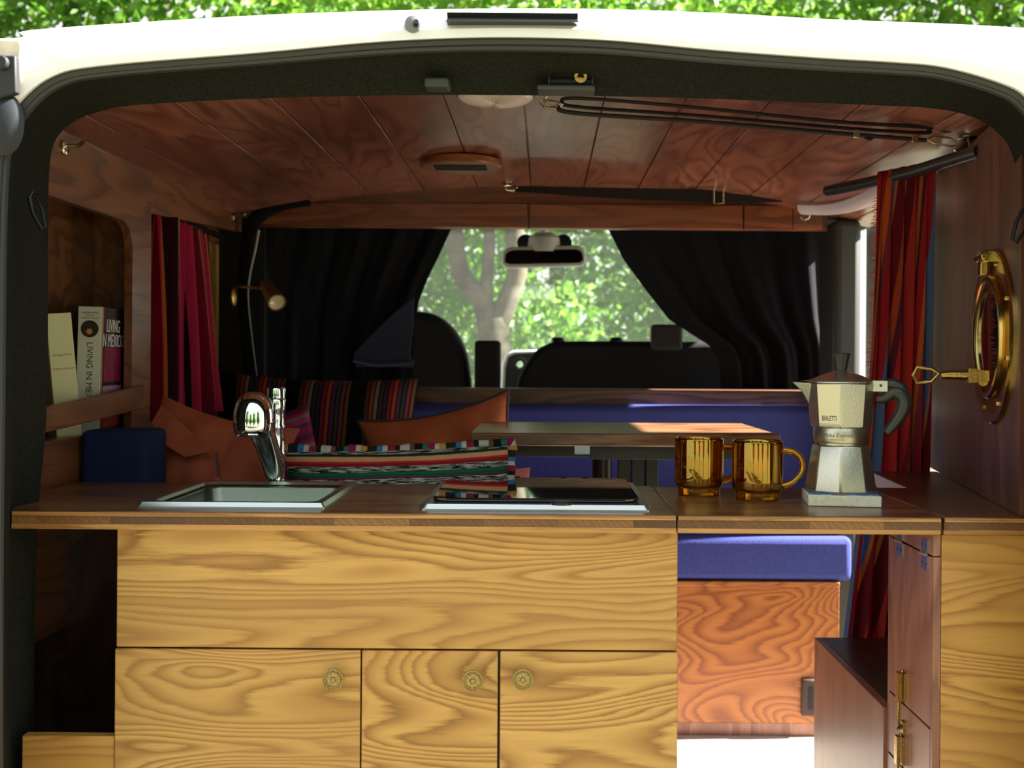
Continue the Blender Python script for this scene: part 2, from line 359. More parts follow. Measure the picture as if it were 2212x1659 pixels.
b=MB(); b.loft([ring3(lerp(O_,I_,.02),[1.40]*n25),ring3(lerp(O_,I_,.16),[1.392]*n25),ring3(lerp(O_,I_,.42),Dm),ring3(lerp(O_,I_,.8),[(m+i)/2+.012 for m,i in zip(Dm,Di)]),ring3(I_,Di),ring3(lerp(O_,I_,.86),[d+.05 for d in Di]),ring3(lerp(O_,I_,.30),[d+.14 for d in Di])],False)
struct('trim_1',b,Mfelt,'black felt lined frame inside the rear door opening','trim')
# rubber seal in three lips
b=MB()
for off,r,d in ((-.025,.0035,1.381),(.05,.0068,1.384),(.155,.0055,1.386)):
    b.tube(ring3(lerp(O_,I_,off),[d]*n25),r,8)
struct('trim_2',b,Mrubber,'dark rubber door seal around the rear opening','trim')
b=MB()
b.loft([rO,ring3(lerp(O_,S_,.06),[1.372]*n25),ring3(lerp(O_,S_,.35),[1.372]*n25),ring3(lerp(O_,S_,.75),[1.39]*n25),ring3(lerp(O_,S_,.94),[1.42]*n25),ring3(S_,[1.47]*n25)],False)
top=ring3(S_,[1.47]*n25)[4*6:20*6+1]
back=[V((p.x*1.02,1.62,p.z+.006)) for p in top]; back2=[V((p.x*1.03,3.95,p.z+.02)) for p in top]
b.loft([top,back,back2],False)
struct('wall_rear',b,Mpaint,'white painted rear bodywork and roof around the opening','wall')
b=MB(); b.box(-.99,-.965,1.48,3.08,-.3,1.28); b.box(-.99,-.96,3.08,4.5,-.3,.86)
struct('wall_left_outer',b,Mpaint,'white outer side panel of the van at left','wall')
b=MB(); b.box(.93,.96,1.48,2.30,-.3,1.46); b.box(.93,.96,2.30,3.95,1.42,1.47); b.box(.93,.96,2.95,3.08,-.3,1.40); b.box(.90,.96,3.08,4.5,-.3,.86)
struct('wall_right_outer',b,Mpaint,'white outer side panel of the van at right','wall')
b=MB(); b.box(-.96,.96,1.46,4.5,-.06,0)
struct('floor',b,Mfloor,'pale vinyl floor of the van','floor')
# ------------------------------------------------------------------ ceiling
def zc(x): return 1.49-.09*min(1.3,abs(x)/.84)**2.2
b=MB(); edges=[-.905]+[-.04+.1475*k for k in range(-5,7)]+[.905]
for a,c in zip(edges,edges[1:]):
    xs=[a+.0012+(c-a-.0024)*i/4 for i in range(5)]
    prof=[(x,zc(x)) for x in xs]+[(x,zc(x)+.012) for x in reversed(xs)]
    b.prism([(x,1.56,z) for x,z in prof],(0,1.41,0))
struct('ceiling',b,W_ceil,'reddish stained plank ceiling','ceiling',bevel=.0012,seg=1)
b=MB(); xs=[-.92+1.84*i/20 for i in range(21)]
b.prism([(x,1.56,zc(x)+.0125) for x in xs]+[(x,1.56,zc(x)+.017) for x in reversed(xs)],(0,2.35,0))
struct('ceiling_backing',b,Mblackm,'dark roof lining above the planks','ceiling')
# header at the far end
b=MB(); a=P(556,404,2.95); c=P(1780,495,2.95)
b.box(-.80,.785,2.955,2.972,1.373,1.49)
zt=P(1175,441,2.94).z
for x0,x1 in ((556,1139),(1143,1604),(1607,1712),(1713,1778)):
    b.box(P(x0,494,2.94).x,P(x1,494,2.94).x,2.938,2.9545,1.3735,zt)
struct('trim_3',b,W_header,'brown stained header boards above the cab opening','trim',bevel=.0015,seg=1)
# ------------------------------------------------------------------ left wall with book niche
XL=-.84
sh=thing('bookshelf','brown plywood wall bookshelf with rounded opening at left behind the black felt frame','shelf',(XL,1.95,.53))
# face frame with rounded opening: polygon ring in (D,z)
th=.016; b=MB()
for d0,d1,z0,z1 in ((1.655,2.273,1.279,1.40),(1.655,2.273,.53,.862),(1.655,1.70,.862,1.279),(2.17,2.273,.862,1.279)):
    b.box(XL-th,XL,d0,d1,z0,z1)
for cx,sg in ((2.17,1),(1.70,-1)):
    r=.055; L=[(XL,cx,1.279)]+[(XL,cx-sg*(r-r*math.cos(k/8*PI/2)),1.279-r+r*math.sin(k/8*PI/2)) for k in range(9)]
    b.prism(L,(-th,0,0))
mk('face_frame',b,W_brownY,sh)
mk('back_panel',MB().box(-.958,-.952,1.66,2.27,.60,1.40),W_brown,sh)
mk('side_panel',MB().box(-.952,XL-.0165,2.25,2.27,.60,1.39),W_brownY,sh)
mk('shelf_board',MB().box(-.95,XL-.0165,1.67,2.249,.846,.86),W_brownY,sh)
b=MB(); zz=lambda d:(.921+(d-1.764)*.066,.879+(d-1.764)*.05)
b.prism([(XL+.001,1.66,zz(1.66)[1]),(XL+.001,2.20,zz(2.2)[1]),(XL+.001,2.20,zz(2.2)[0]),(XL+.001,1.66,zz(1.66)[0])],(.014,0,0))
mk('rail',b,W_brownY,sh,bevel=.002)
# panels beyond
b=MB(); b.box(-.945,-.93,2.275,3.05,.53,1.43)
struct('wall_left',b,W_brownY,'brown plywood side wall behind the left curtain','wall')
b=MB(); b.prism([(XL-.016,2.275,1.315),(XL-.016,2.95,1.358),(XL-.016,2.95,1.405),(XL-.016,2.275,1.405)],(.016,0,0))
struct('trim_4',b,W_brownY,'brown pelmet board above the left curtain','trim',bevel=.001)
b=MB(); b.box(-.928,-.905,2.80,2.962,.86,1.325); 
struct('window_1',b,Myellowp,'yellowish wooden window panel beside the left curtain','window',bevel=.004)
# black carpeted pillar
path=[(668,428,2.905),(638,433,2.905),(605,440,2.905),(568,458,2.905),(543,490,2.905),(534,545,2.905),(530,640,2.905),(538,760,2.905),(548,880,2.905)]
cp=[P(*p) for p in catmull(path,5)]
b=MB(); b.tube(cp,[.021]*len(cp),12,flat=.7,up=(0,1,0))
pil=solo('pillar_cover',b,Mfelt2,'curved black carpeted strip over the door pillar left of the black curtain','pillar cover')
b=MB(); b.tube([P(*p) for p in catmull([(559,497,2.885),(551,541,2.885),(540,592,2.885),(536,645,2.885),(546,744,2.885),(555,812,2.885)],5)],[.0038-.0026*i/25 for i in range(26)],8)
mk('light_gap_strip',b,plain('grey_light_gap',(150,152,146),.4),pil)['label']='thin pale strip standing in for light through the gap'  # pale tube imitates the line of light glinting in the gap by the pillar
# ------------------------------------------------------------------ right wall
ZTOP=.7827
wr=lambda D:.683+.185*(D-1.5)
b=MB(); zq=ZTOP+.0008; b.prism([(wr(1.545),1.545,zq),(wr(2.30),2.30,zq),(wr(2.30)+.09,2.30,zq),(wr(1.545)+.09,1.545,zq)],(0,0,1.395-zq))
struct('wall_right',b,wood('porthole_panel',(118,76,54),(102,64,46),(80,50,36),'Z',1.2,5.0,7,.36,.2,37,.25,(84,52,38),.5,.4),'dark brown plywood panel holding the porthole','wall')
b=MB(); b.tube([P(*p) for p in catmull([(1735,446,2.86),(1790,446,2.8),(1840,438,2.7),(1885,420,2.58),(1925,400,2.45)],6)],.030,10,flat=.75)
struct('trim_5',b,Mpale,'pale lilac strip above the sliding door opening','trim')
b=MB(); b.box(.79,.866,2.90,3.075,.0,1.40)
struct('trim_6',b,Mgreyd,'dark grey door pillar beside the right black curtain','trim',bevel=.02,seg=3)

# ------------------------------------------------------------------ kitchen cabinet
ZT=.7827; TH=.026; DF=1.533
kx0=P(252,1200,1.553).x; kx1=P(1464,1200,1.553).x
kc=thing('kitchen_cabinet','yellow pine kitchen cabinet with three doors under the sink and hob','cabinet',((kx0+kx1)/2,1.72,0))
b=MB(); b.box(kx0+.004,kx0+.018,1.572,1.88,.0,ZT-TH-.002); b.box(kx1-.018,kx1-.004,1.572,1.88,.0,ZT-TH-.002); b.box(kx0+.018,kx1-.018,1.86,1.88,0,ZT-TH-.002); b.box(kx0+.018,kx1-.018,1.572,1.86,.02,.035); b.box(kx0+.02,kx1-.02,1.573,1.579,.02,ZT-TH-.004)
mk('carcass',b,W_dark,kc)
zf0=P(850,1404,1.553).z; zf1=ZT-TH-.0015
mk('front_panel',MB().box(kx0,kx1,1.553,1.571,zf0+.0015,zf1),W_pine,kc,bevel=.0018)
dx=[(247,778,W_pine2,725,1460),(781,1075,W_pine3,1023,1463),(1080,1464,W_pine,1130,1460)]
def knob_mb(o):
    b=MB(); o=V(o); ax=(0,-1,0)
    b.lathe([(.006,0),(.006,.009),(.009,.012),(.0150,.0145),(.0158,.0165),(.0152,.0185),(.0140,.0190),(.0137,.0178),(.0112,.0176),(.0108,.0192),(.0100,.0196),(.0094,.0186),(.0040,.0192),(.0035,.0212),(.002,.0224),(.0004,.0226)],o,ax,40)
    for k in range(26):
        t=2*PI*k/26; b.ball(o+V((math.cos(t)*.0125,-.0180,math.sin(t)*.0125)),.0011,6)
    for k in range(9):
        t=2*PI*k/9; c=o+V((math.cos(t)*.0066,-.0189,math.sin(t)*.0066)); a=V((math.cos(t),0,math.sin(t))); 
        q=MB(); q.ball((0,0,0),1,8); mm=M((( a.x*.0027,0,-a.z*.0016,c.x),(0,.0010,0,c.y),(a.z*.0027,0,a.x*.0016,c.z),(0,0,0,1))); q.xf(mm); b.add(q.v,q.f)
    return b
for i,(x0,x1,mt,kx,ky) in enumerate(dx):
    d=mk('door',MB().box(P(x0,1500,1.553).x,P(x1,1500,1.553).x,1.553,1.571,.03,zf0-.0012),mt,kc,bevel=.0018)
    kp=P(kx,ky,1.553); mk('knob',knob_mb((kp.x,1.5525,kp.z)),Mknob,d)['label']='round antique brass knob with a rosette and beaded rim'
# dark recess at left + low plank
b=MB(); b.box(-.835,kx0-.004,1.60,1.612,0,.0); 
lp=MB(); za=P(150,1588,1.56).z; lp.box(P(50,1620,1.56).x,kx0-.003,1.556,1.574,.02,za)
solo('side_plank',lp,W_pine4,'short pine plank closing the dark recess left of the kitchen cabinet','plank',bevel=.0015)
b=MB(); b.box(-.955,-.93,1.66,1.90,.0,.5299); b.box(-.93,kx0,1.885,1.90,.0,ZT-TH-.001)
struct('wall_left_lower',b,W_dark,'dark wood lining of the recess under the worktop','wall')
# ------------------------------------------------------------------ worktops
def worktop(name, poly, label, cat, topm, ex0, ex1, yf):
    t=thing(name,label,cat,(sum(p[0] for p in poly)/len(poly),sum(p[1] for p in poly)/len(poly),ZT-TH))
    l=.0075
    mk('top_layer',MB().prism([(x,y,ZT-l) for x,y in poly],(0,0,l)),topm,t,bevel=.0018)
    mk('core',MB().prism([(x,y+(.0006 if y==yf else 0),ZT-TH+l) for x,y in poly],(0,0,TH-2*l)),W_core,t)['label']='laminated end-grain core'
    mk('bottom_layer',MB().prism([(x,y,ZT-TH) for x,y in poly],(0,0,l)),W_lip,t,bevel=.0018)
    mk('front_lip',MB().box(ex0+.001,ex1-.001,yf-.0012,yf+.0004,ZT-l+.0005,ZT-.0016),W_lip,t)
    return t
xe=P(1461,1118,DF).x
# cut-out for the sink so that the basin can sink in: build as frame pieces
SX0,SX1,SD0,SD1=P(295,1098,1.575).x,P(701,1101,1.575).x,1.575,1.872
HX0,HX1,HD0,HD1=P(903,1104,1.568).x,P(1411,1106,1.568).x,1.568,1.885
wt=thing('worktop','long brown laminated kitchen worktop holding the sink and hob','worktop',(-.3,1.7,ZT-TH))
def layer(z0,z1,y0):
    b=MB(); ci=.02
    L=[(-.765,y0),(SX0+ci,y0),(SX0+ci,1.90),(-.832,1.90),(-.832,1.70),(-.80,1.62)]
    b.prism([(x,y,z0) for x,y in L],(0,0,z1-z0))
    b.box(SX0+ci,SX1-ci,y0,SD0+ci,z0,z1); b.box(SX0+ci,SX1-ci,SD1-ci,1.90,z0,z1)
    b.box(SX1-ci,xe,y0,1.90,z0,z1)
    return b
l=.0075
mk('top_layer',layer(ZT-l,ZT,DF),W_top,wt)
mk('core',layer(ZT-TH+l,ZT-l,DF+.0006),W_core,wt)['label']='laminated end-grain core'
mk('bottom_layer',layer(ZT-TH,ZT-TH+l,DF),W_lip,wt)
mk('front_lip',MB().box(-.764,xe-.001,DF-.0012,DF+.0004,ZT-l+.0005,ZT-.0012),W_lip,wt)
fx0=P(1464,1118,DF).x; fx1=P(2034,1124,DF).x
worktop('worktop_flap',[(fx0,DF),(fx1,DF),(fx1,1.885),(fx0,1.885)],'hinged brown worktop flap bridging the gap, carrying the mugs and coffee pot','worktop',W_top,fx0,fx1,DF)
rx0=P(2040,1124,DF).x
worktop('side_worktop',[(rx0,DF),(.78,DF),(.78,1.60),(wr(2.2),2.2),(.672,2.2),(.648,1.90),(rx0,1.90)],'dark brown worktop under the porthole on the right','worktop',W_topD,rx0,.78,DF)

sw=bpy.data.objects['side_worktop']
b=MB(); b.prism([(.6455,1.90,ZT-.022),(.6695,2.2,ZT-.022),(.672,2.2,ZT-.022),(.648,1.90,ZT-.022)],(0,0,.0225)); mk('edge_trim',b,Mpale,sw)['label']='pale lilac edging strip'
# ------------------------------------------------------------------ right cabinet, step box
XS=.567
rc=thing('side_cabinet','tall pine cabinet at right edge with reddish side door on hinges','cabinet',(.67,1.64,0))
mk('front_panel',MB().box(XS+.012,.80,1.545,1.558,.03,ZT-TH-.0012),W_pine4,rc,bevel=.0015)
zl1=PX(1938,1165,XS).z; zl2=PX(1925,1495,XS).z; zl3=PX(1925,1630,XS).z
mk('side_panel',MB().box(XS,XS+.011,1.545,1.745,zl1+.0015,ZT-TH-.0012),W_red,rc,bevel=.001)
sd=mk('side_door',MB().box(XS,XS+.011,1.553,1.737,zl2+.0015,zl1-.0015),W_red,rc,bevel=.001)
mk('stile',MB().box(XS,XS+.011,1.545,1.5515,zl3,zl1),W_red,rc); mk('stile',MB().box(XS,XS+.011,1.7385,1.745,zl3,zl1),W_red,rc)
sd2=mk('side_door',MB().box(XS,XS+.011,1.553,1.737,zl3+.0015,zl2-.0015),W_red,rc,bevel=.001)
mk('side_panel',MB().box(XS,XS+.011,1.545,1.745,.0,zl3-.0015),W_red,rc,bevel=.001)
b=MB(); b.box(XS+.014,XS+.016,1.56,1.74,.02,ZT-TH-.002); b.box(XS+.02,.69,1.742,1.75,.02,ZT-TH-.002); mk('carcass',b,W_dark,rc)
for d in (1.688,1.578):
    b=MB(); b.box(XS-.0018,XS-.0002,d-.013,d+.013,zl1+.002,zl1+.022); b.box(XS-.0018,XS-.0002,d-.013,d+.013,zl1-.024,zl1-.002)
    b.tube([(XS-.003,d-.013,zl1),(XS-.003,d+.013,zl1)],.0026,8)
    h=mk('hinge',b,Mhinge,sd)
    for dd in (-.008,.008):
        for zz_ in (.012,-.014): mk('screw',MB().ball((XS-.002,d+dd,zl1+zz_),.0022,8,(.5,1,1)),Mgreyd,h)
def latch(z,d,door):
    b=MB(); b.box(XS-.004,XS-.0002,d-.008,d+.008,z+.006,z+.05); b.obox((XS-.009,d+.001,z+.028),(.003,0,0),(0,.0065,0),(.0,.0,.022))
    b.tube([(XS-.008,d-.003,z+.006),(XS-.009,d-.004,z-.02),(XS-.007,d,z-.034),(XS-.009,d+.004,z-.02),(XS-.008,d+.003,z+.006)],.0016,6)
    b.box(XS-.004,XS-.0002,d-.007,d+.007,z-.045,z-.026); b.tube([(XS-.004,d-.006,z-.034),(XS-.010,d,z-.038),(XS-.004,d+.006,z-.034)],.002,6)
    b.ball((XS-.004,d,z+.052),.003,8)
    mk('toggle_latch',b,Mabrass,door)['label']='aged brass toggle latch'
latch(zl2,1.664,sd); latch(zl3,1.668,sd2)
bx=thing('step_box','low dark box with slanting reddish side beside the side cabinet','box',(.68,1.99,0))
b=MB(); b.box(.563,.577,1.752,2.20,0,.438)
mk('side_board',b,W_red,bx,bevel=.001)
mk('lid',MB().box(.5775,.76,1.752,2.20,.426,.438),W_dark,bx,bevel=.001)
b=MB(); b.box(.578,.76,2.185,2.199,.0,.425); mk('back_board',b,W_dark,bx)

# ------------------------------------------------------------------ sink, faucet, hob
def rrect(x0,x1,y0,y1,r,k=5):
    o=[]
    for cx,cy,a in ((x1-r,y1-r,0),(x0+r,y1-r,1),(x0+r,y0+r,2),(x1-r,y0+r,3)):
        for i in range(k+1):
            t=(a+i/k)*PI/2; o.append((cx+r*math.cos(t),cy+r*math.sin(t)))
    return o
sk=thing('sink','rectangular stainless steel sink set into the worktop at left','sink',((SX0+SX1)/2,(SD0+SD1)/2,ZT))
def R3(x0,x1,y0,y1,r,z): return [V((x,y,z)) for x,y in rrect(x0,x1,y0,y1,r)]
b=MB(); e=.016
b.loft([R3(SX0,SX1,SD0,SD1,.004,ZT),R3(SX0,SX1,SD0,SD1,.004,ZT+.002),R3(SX0+.004,SX1-.004,SD0+.003,SD1-.004,.004,ZT+.0082),R3(SX0+e,SX1-e,SD0+.018,SD1-e,.02,ZT+.0078),R3(SX0+e+.003,SX1-e-.003,SD0+.022,SD1-e-.004,.02,ZT+.003)],True)
mk('rim',b,Msteel,sk,ang=18)
b=MB(); a0,a1,c0,c1=SX0+e+.003,SX1-e-.003,SD0+.022,SD1-e-.004
b.loft([R3(a0,a1,c0,c1,.02,ZT+.003),R3(a0+.003,a1-.003,c0+.003,c1-.003,.022,ZT-.004),R3(a0+.010,a1-.010,c0+.010,c1-.010,.03,ZT-.09),R3(a0+.022,a1-.022,c0+.022,c1-.022,.03,ZT-.108),R3(a0+.06,a1-.06,c0+.06,c1-.06,.03,ZT-.112)],True,(False,True))
mk('basin',b,plain('basin_steel',(128,138,132),.32,1),sk,solid=.0008)
b=MB(); b.lathe([(.03,-.111),(.03,-.1085),(.024,-.1085),(.018,-.110),(.001,-.110)],((SX0+SX1)/2,1.73,ZT),n=24); mk('drain',b,Mchrome,sk)
fz=ZT
fa=thing('faucet','chrome mixer faucet with bulbous spout behind the sink','faucet',(-.478,1.886,ZT))
b=MB(); b.lathe([(.021,0),(.021,.004),(.0175,.007),(.0165,.01),(.0165,.050),(.0172,.052),(.0172,.056),(.0160,.058),(.0158,.098),(.0166,.100),(.0166,.103),(.0150,.106),(.0150,.128),(.0168,.132),(.0168,.150),(.0155,.152),(.001,.152)],(-.474,1.886,ZT),n=28)
mk('column',b,Mchrome,fa)
b=MB(); b.lathe([(.0165,0),(.0165,.016),(.0150,.019),(.001,.0195)],(-.474,1.886,ZT+.1525),n=24)
mk('lever_cap',b,Mchrome,fa)
pts=[P(592,1016,1.868),P(588,1000,1.852),P(580,975,1.826),P(570,945,1.798),P(560,915,1.772),P(553,893,1.752)]
b=MB(); b.tube([V(p) for p in catmull(pts,4)],[.0190+.004*(i/20)**2 for i in range(21)],20,up=(0,-1,.4))
mk('spout',b,Mchrome,fa)
hc=P(549,897,1.742)
b=MB(); hd=V((.02,-.18,-1)).normalized()
b.lathe([(r_*1.1,z_*1.08) for r_,z_ in [(.002,-.036),(.013,-.034),(.022,-.027),(.0275,-.016),(.0300,-.002),(.0302,.012),(.0285,.024),(.0262,.030),(.0250,.031),(.0235,.0295),(.0225,.0295),(.0155,.0285),(.0150,.025),(.001,.025)]],hc,hd,32)
mk('spray_head',b,Mchrome,fa)
b=MB(); b.lathe([(.012,.0272),(.012,.0282),(.001,.0282)],hc,hd,20); mk('aerator',b,Mblack,fa)
b=MB(); pc=[P(580,985,1.812),P(572,955,1.782)]
ho=thing('hob','gas hob with chrome frame and closed black glass lid on the worktop','hob',((HX0+HX1)/2,(HD0+HD1)/2,ZT))
b=MB()
b.loft([R3(HX0,HX1,HD0,HD1,.014,ZT),R3(HX0,HX1,HD0,HD1,.014,ZT+.002),R3(HX0+.005,HX1-.005,HD0+.003,HD1-.005,.014,ZT+.0088),R3(HX0+.022,HX1-.022,HD0+.022,HD1-.014,.02,ZT+.011),R3(HX0+.022,HX1-.022,HD0+.022,HD1-.014,.02,ZT+.002)],True,(True,True))
mk('frame',b,Msteel,ho,ang=18)
b=MB(); b.loft([R3(HX0+.019,HX1-.019,HD0+.016,HD1-.012,.022,ZT+.012),R3(HX0+.018,HX1-.018,HD0+.015,HD1-.011,.022,ZT+.0135),R3(HX0+.018,HX1-.018,HD0+.015,HD1-.011,.022,ZT+.0155),R3(HX0+.0195,HX1-.0195,HD0+.0165,HD1-.0125,.022,ZT+.0165)],True,(True,True))
mk('glass_lid',b,Mglassblk,ho,ang=8)
kp=PZ(1213,1089,ZT+.017)
b=MB(); b.lathe([(.0155,0),(.0155,.003),(.0135,.005),(.001,.0052)],(kp.x,kp.y,ZT+.0166),n=28); mk('lid_button',b,Mblack,ho)
for px in (1065,1117,1217,1263):
    q=P(px,1050,HD1); b=MB(); b.tube([(q.x-.005,HD1-.007,ZT+.0162),(q.x+.005,HD1-.007,ZT+.0162)],.0022,10); mk('lid_hinge',b,Mblackm,ho)

# ------------------------------------------------------------------ mugs
def mug():
    t=thing('glass_mug','translucent amber glass mug, the front one close to the coffee pot','mug',(0,0,0),(0,0,0),'amber glass mugs')
    b=MB()
    b.lathe([(.0005,.003),(.032,.003),(.0338,0),(.0352,.001),(.0356,.011),(.0362,.0135),(.0388,.016),(.0402,.020),(.0404,.03),(.0405,.092),(.0402,.0942),(.0392,.0950),(.0382,.0942),(.0376,.09),(.0374,.030),(.0364,.021),(.033,.0170),(.0005,.0160)],(0,0,0),n=64)
    mk('cup',b,Mamber,t,world=False,ang=60)
    hp=catmull([(.0406,0,.079),(.048,0,.0785),(.058,0,.0765),(.0685,0,.068),(.0725,0,.055),(.0695,0,.042),(.060,0,.031),(.050,0,.0255),(.0406,0,.022)],5)
    b=MB(); b.tube(hp,[.0058-.0012*math.sin(i/len(hp)*PI) for i in range(len(hp))],14,up=(0,1,0))
    mk('handle',b,Mamber,t,world=False)
    return t
m2=mug(); q=P(1636,1000,1.722); m2.location=(q.x,1.722,ZT+.0002); m2.rotation_euler=(0,0,math.radians(-4))
m1=copy_tree(m2); q=P(1510,1000,1.778); m1.location=(q.x,1.778,ZT+.0002); m1.rotation_euler=(0,0,math.radians(6)); m1['label']='translucent amber glass mug, the rear one standing next to the worktop joint'
# ------------------------------------------------------------------ trivet and moka pot
mc=P(1815,1066,1.687); tz=ZT
tr=thing('tile_trivet','square cream clay tile with blue glaze under the coffee pot','trivet',(mc.x,1.687,ZT))
tx0,tx1=mc.x-.055,mc.x+.055
mk('tile_body',MB().box(tx0,tx1,1.635,1.735,ZT+.0002,ZT+.0172),Mtile,tr,bevel=.0015)
b=MB(); b.box(tx0+.002,tx1-.002,1.637,1.733,ZT+.0173,ZT+.0182); mk('glaze',b,Mtileb,tr)['label']='blue painted glaze'
mz=ZT+.0183
mo=thing('moka_pot','octagonal aluminium stovetop coffee pot with black handle','coffee pot',(mc.x,1.687,mz))
def octl(r,z,rot=0,k=8,bul=0): return [V((mc.x+r*math.sin(2*PI*i/k+rot),1.687-r*math.cos(2*PI*i/k+rot),mz+z)) for i in range(k)]
kq=1.045
b=MB(); b.loft([octl(.050*kq,0),octl(.0528*kq,.0015),octl(.0530*kq,.004),octl(.0425*kq,.0715),octl(.0400*kq,.0752)],True,(True,True))
mk('boiler',b,Malu,mo,bevel=.0025,seg=3,ang=25)
b=MB(); b.lathe([(.0395,.0745),(.0395,.0775),(.0420,.0785),(.0425,.0795),(.0425,.1),(.0415,.1015),(.030,.102)],(mc.x,1.687,mz),n=56); mk('collar',b,Malub,mo)
b=MB(); b.loft([octl(.0415*kq,.1015),octl(.0445*kq,.1035),octl(.0455*kq,.107),octl(.0505*kq,.1705),octl(.0485*kq,.1712)],True,(True,True))
mk('jug',b,Malu,mo,bevel=.0012,ang=25)
b=MB() # pouring spout at left
sp=[V((mc.x-.046,1.687-.017,mz+.171)),V((mc.x-.046,1.687+.017,mz+.171)),V((mc.x-.076,1.687+.003,mz+.1725)),V((mc.x-.076,1.687-.003,mz+.1725)),V((mc.x-.0445,1.687,mz+.128)),V((mc.x-.060,1.687-.0065,mz+.157)),V((mc.x-.060,1.687+.0065,mz+.157))]
b.add(sp,[(0,3,2,1),(0,4,5),(0,5,3),(3,5,6,2),(1,6,4),(1,2,6),(5,4,6),(0,1,4)])
mk('pouring_lip',b,Malu,mo,bevel=.0012)
b=MB(); b.loft([octl(.0500*kq,.1715),octl(.0505*kq,.1727),octl(.0495*kq,.1742),octl(.030*kq,.1835),octl(.0115*kq,.1895),octl(.010*kq,.191)],True,(True,True))
b.add([V((mc.x-.044,1.687-.014,mz+.1735)),V((mc.x-.044,1.687+.014,mz+.1735)),V((mc.x-.066,1.687,mz+.1735)),V((mc.x-.040,1.687,mz+.1775))],[(0,1,2),(0,2,3),(1,3,2),(0,3,1)])
mk('lid',b,Malu,mo,bevel=.0008,ang=25)
b=MB(); b.loft([octl(.0085,.1905),octl(.0088,.192),octl(.0135,.2155),octl(.0145,.2175),octl(.0120,.2187)],True,(True,True))
mk('lid_knob',b,Mbake,mo,bevel=.0006,ang=25)
b=MB(); b.box(mc.x+.046,mc.x+.0715,1.687-.0085,1.687+.0085,mz+.1575,mz+.1765)
mk('handle_bracket',b,Malu,mo,bevel=.002)
b=MB(); b.tube([(mc.x+.060,1.687-.0105,mz+.168),(mc.x+.060,1.687+.0105,mz+.168)],.0022,8); mk('hinge_pin',b,Mgreyd,mo)
k_=1.687/F
hpx=[(1890,862),(1904,860),(1916,852),(1926,846),(1940,852),(1947,868),(1942,888),(1930,908),(1918,924),(1911,934)]
hp=[V((P(x,y,1.687).x,1.687,P(x,y,1.687).z)) for x,y in catmull(hpx,4)]
rr=[lin([(0,.0065),(.2,.009),(.4,.0125),(.6,.0115),(.85,.0085),(1,.0065)],i/(len(hp)-1)) for i in range(len(hp))]
b=MB(); b.tube(hp,rr,14,up=(0,1,0)); b.tube([(mc.x+.066,1.687,mz+.171),(mc.x+.078,1.687,mz+.1715),(mc.x+.090,1.687,mz+.166),(mc.x+.097,1.687,mz+.156)],[.0075,.0085,.0085,.008],12,up=(0,1,0))
mk('handle',b,Mbake,mo)
# front-left facet: cream printed panel with lettering
A0=octl(.0455*kq,.107)[7]; B0=octl(.0455*kq,.107)[0]; A1=octl(.0505*kq,.1705)[7]; B1=octl(.0505*kq,.1705)[0]
rgt=(B0-A0).normalized(); upv=((A1+B1)/2-(A0+B0)/2).normalized(); nn=rgt.cross(upv)
mid=(A0+B0)/2*.82+(A1+B1)/2*.18
b=MB(); W4=[A0.lerp(B0,.05),A0.lerp(B0,.95),A1.lerp(B1,.95),A1.lerp(B1,.05)]; W4=[p+nn*.0002+(upv*.002 if i<2 else -upv*.0015) for i,p in enumerate(W4)]; b.prism(W4,nn*.0003); mk('label_panel',b,plain('cream_anodised',(236,230,192),.4,.3),mo)['label']='cream printed facet'
tb=text('BIALETTI',.0115,mid+nn*.0006-upv*.002,rgt,upv,.0002,squash=.55); mk('lettering',tb,Mink,mo)['label']='dark brand lettering on the jug facet'
mo.rotation_euler=(0,0,math.radians(-15)); tr.rotation_euler=(0,0,math.radians(-8))
# engraved script on the collar, wrapped around it
tb=text('Moka Express',.0088,(0,0,0),(1,0,0),(0,1,0),.0001,shear=.25); text('MADE IN ITALY',.0032,(0,-.0068,0),(1,0,0),(0,1,0),.0001,mb=tb)
for p in tb.v:
    t=(p.x-.016)/.0428; x,y,z=p
    p.x=mc.x+math.sin(t)*(.0428+z*.5); p.y=1.687-math.cos(t)*(.0428+z*.5); p.z=mz+.0905+y
mk('engraving',tb,Mgrey,mo)['label']='engraved script around the collar'

# ------------------------------------------------------------------ books
def book1():
    q=P(150,941,1.95); lean=math.radians(-5.2)
    t=thing('book','slim cream book leaning left on the shelf','book',(q.x,1.95,.8603),(0,lean,math.radians(36)),'books on the wall shelf')
    w,h,d=.043,.226,.075
    mk('cover',MB().box(-w/2,w/2,-.001,d,0,h),Mpaper,t,world=False,bevel=.0008)
    mk('pages',MB().box(-w/2-.0004,-w/2+.002,.004,d-.002,.003,h-.003),Mpages,t,world=False)
    b=text('Georges Perec',.0055,(0,-.0015,.150),(1,0,0),(0,0,1),.0001); mk('author_lettering',b,Mgrey,t,world=False)
    b=text('Espèces d’espaces',.0052,(.001,-.0015,.125),(1,0,0),(0,0,1),.0001); mk('title_lettering',b,Minkr,t,world=False)
    return t
book1()
q=P(180,925,2.03)
bk=thing('book','thick book with white spine and dark magenta front cover','book',(q.x,2.045,.8603),(0,math.radians(1.2),math.radians(6)),'books on the wall shelf')
w,h,d=.044,.243,.15
mk('spine',MB().box(-w/2,w/2,0,.003,0,h),Mspine,bk,world=False,bevel=.001)
mk('pages',MB().box(-w/2+.002,w/2-.002,.0035,d-.004,.002,h-.003),Mpages,bk,world=False)
cv=mk('front_cover',MB().box(w/2-.0018,w/2,.0032,d,0,h),Mcover,bk,world=False)
mk('back_cover',MB().box(-w/2,-w/2+.0018,.0032,d,0,h),Mspine,bk,world=False)
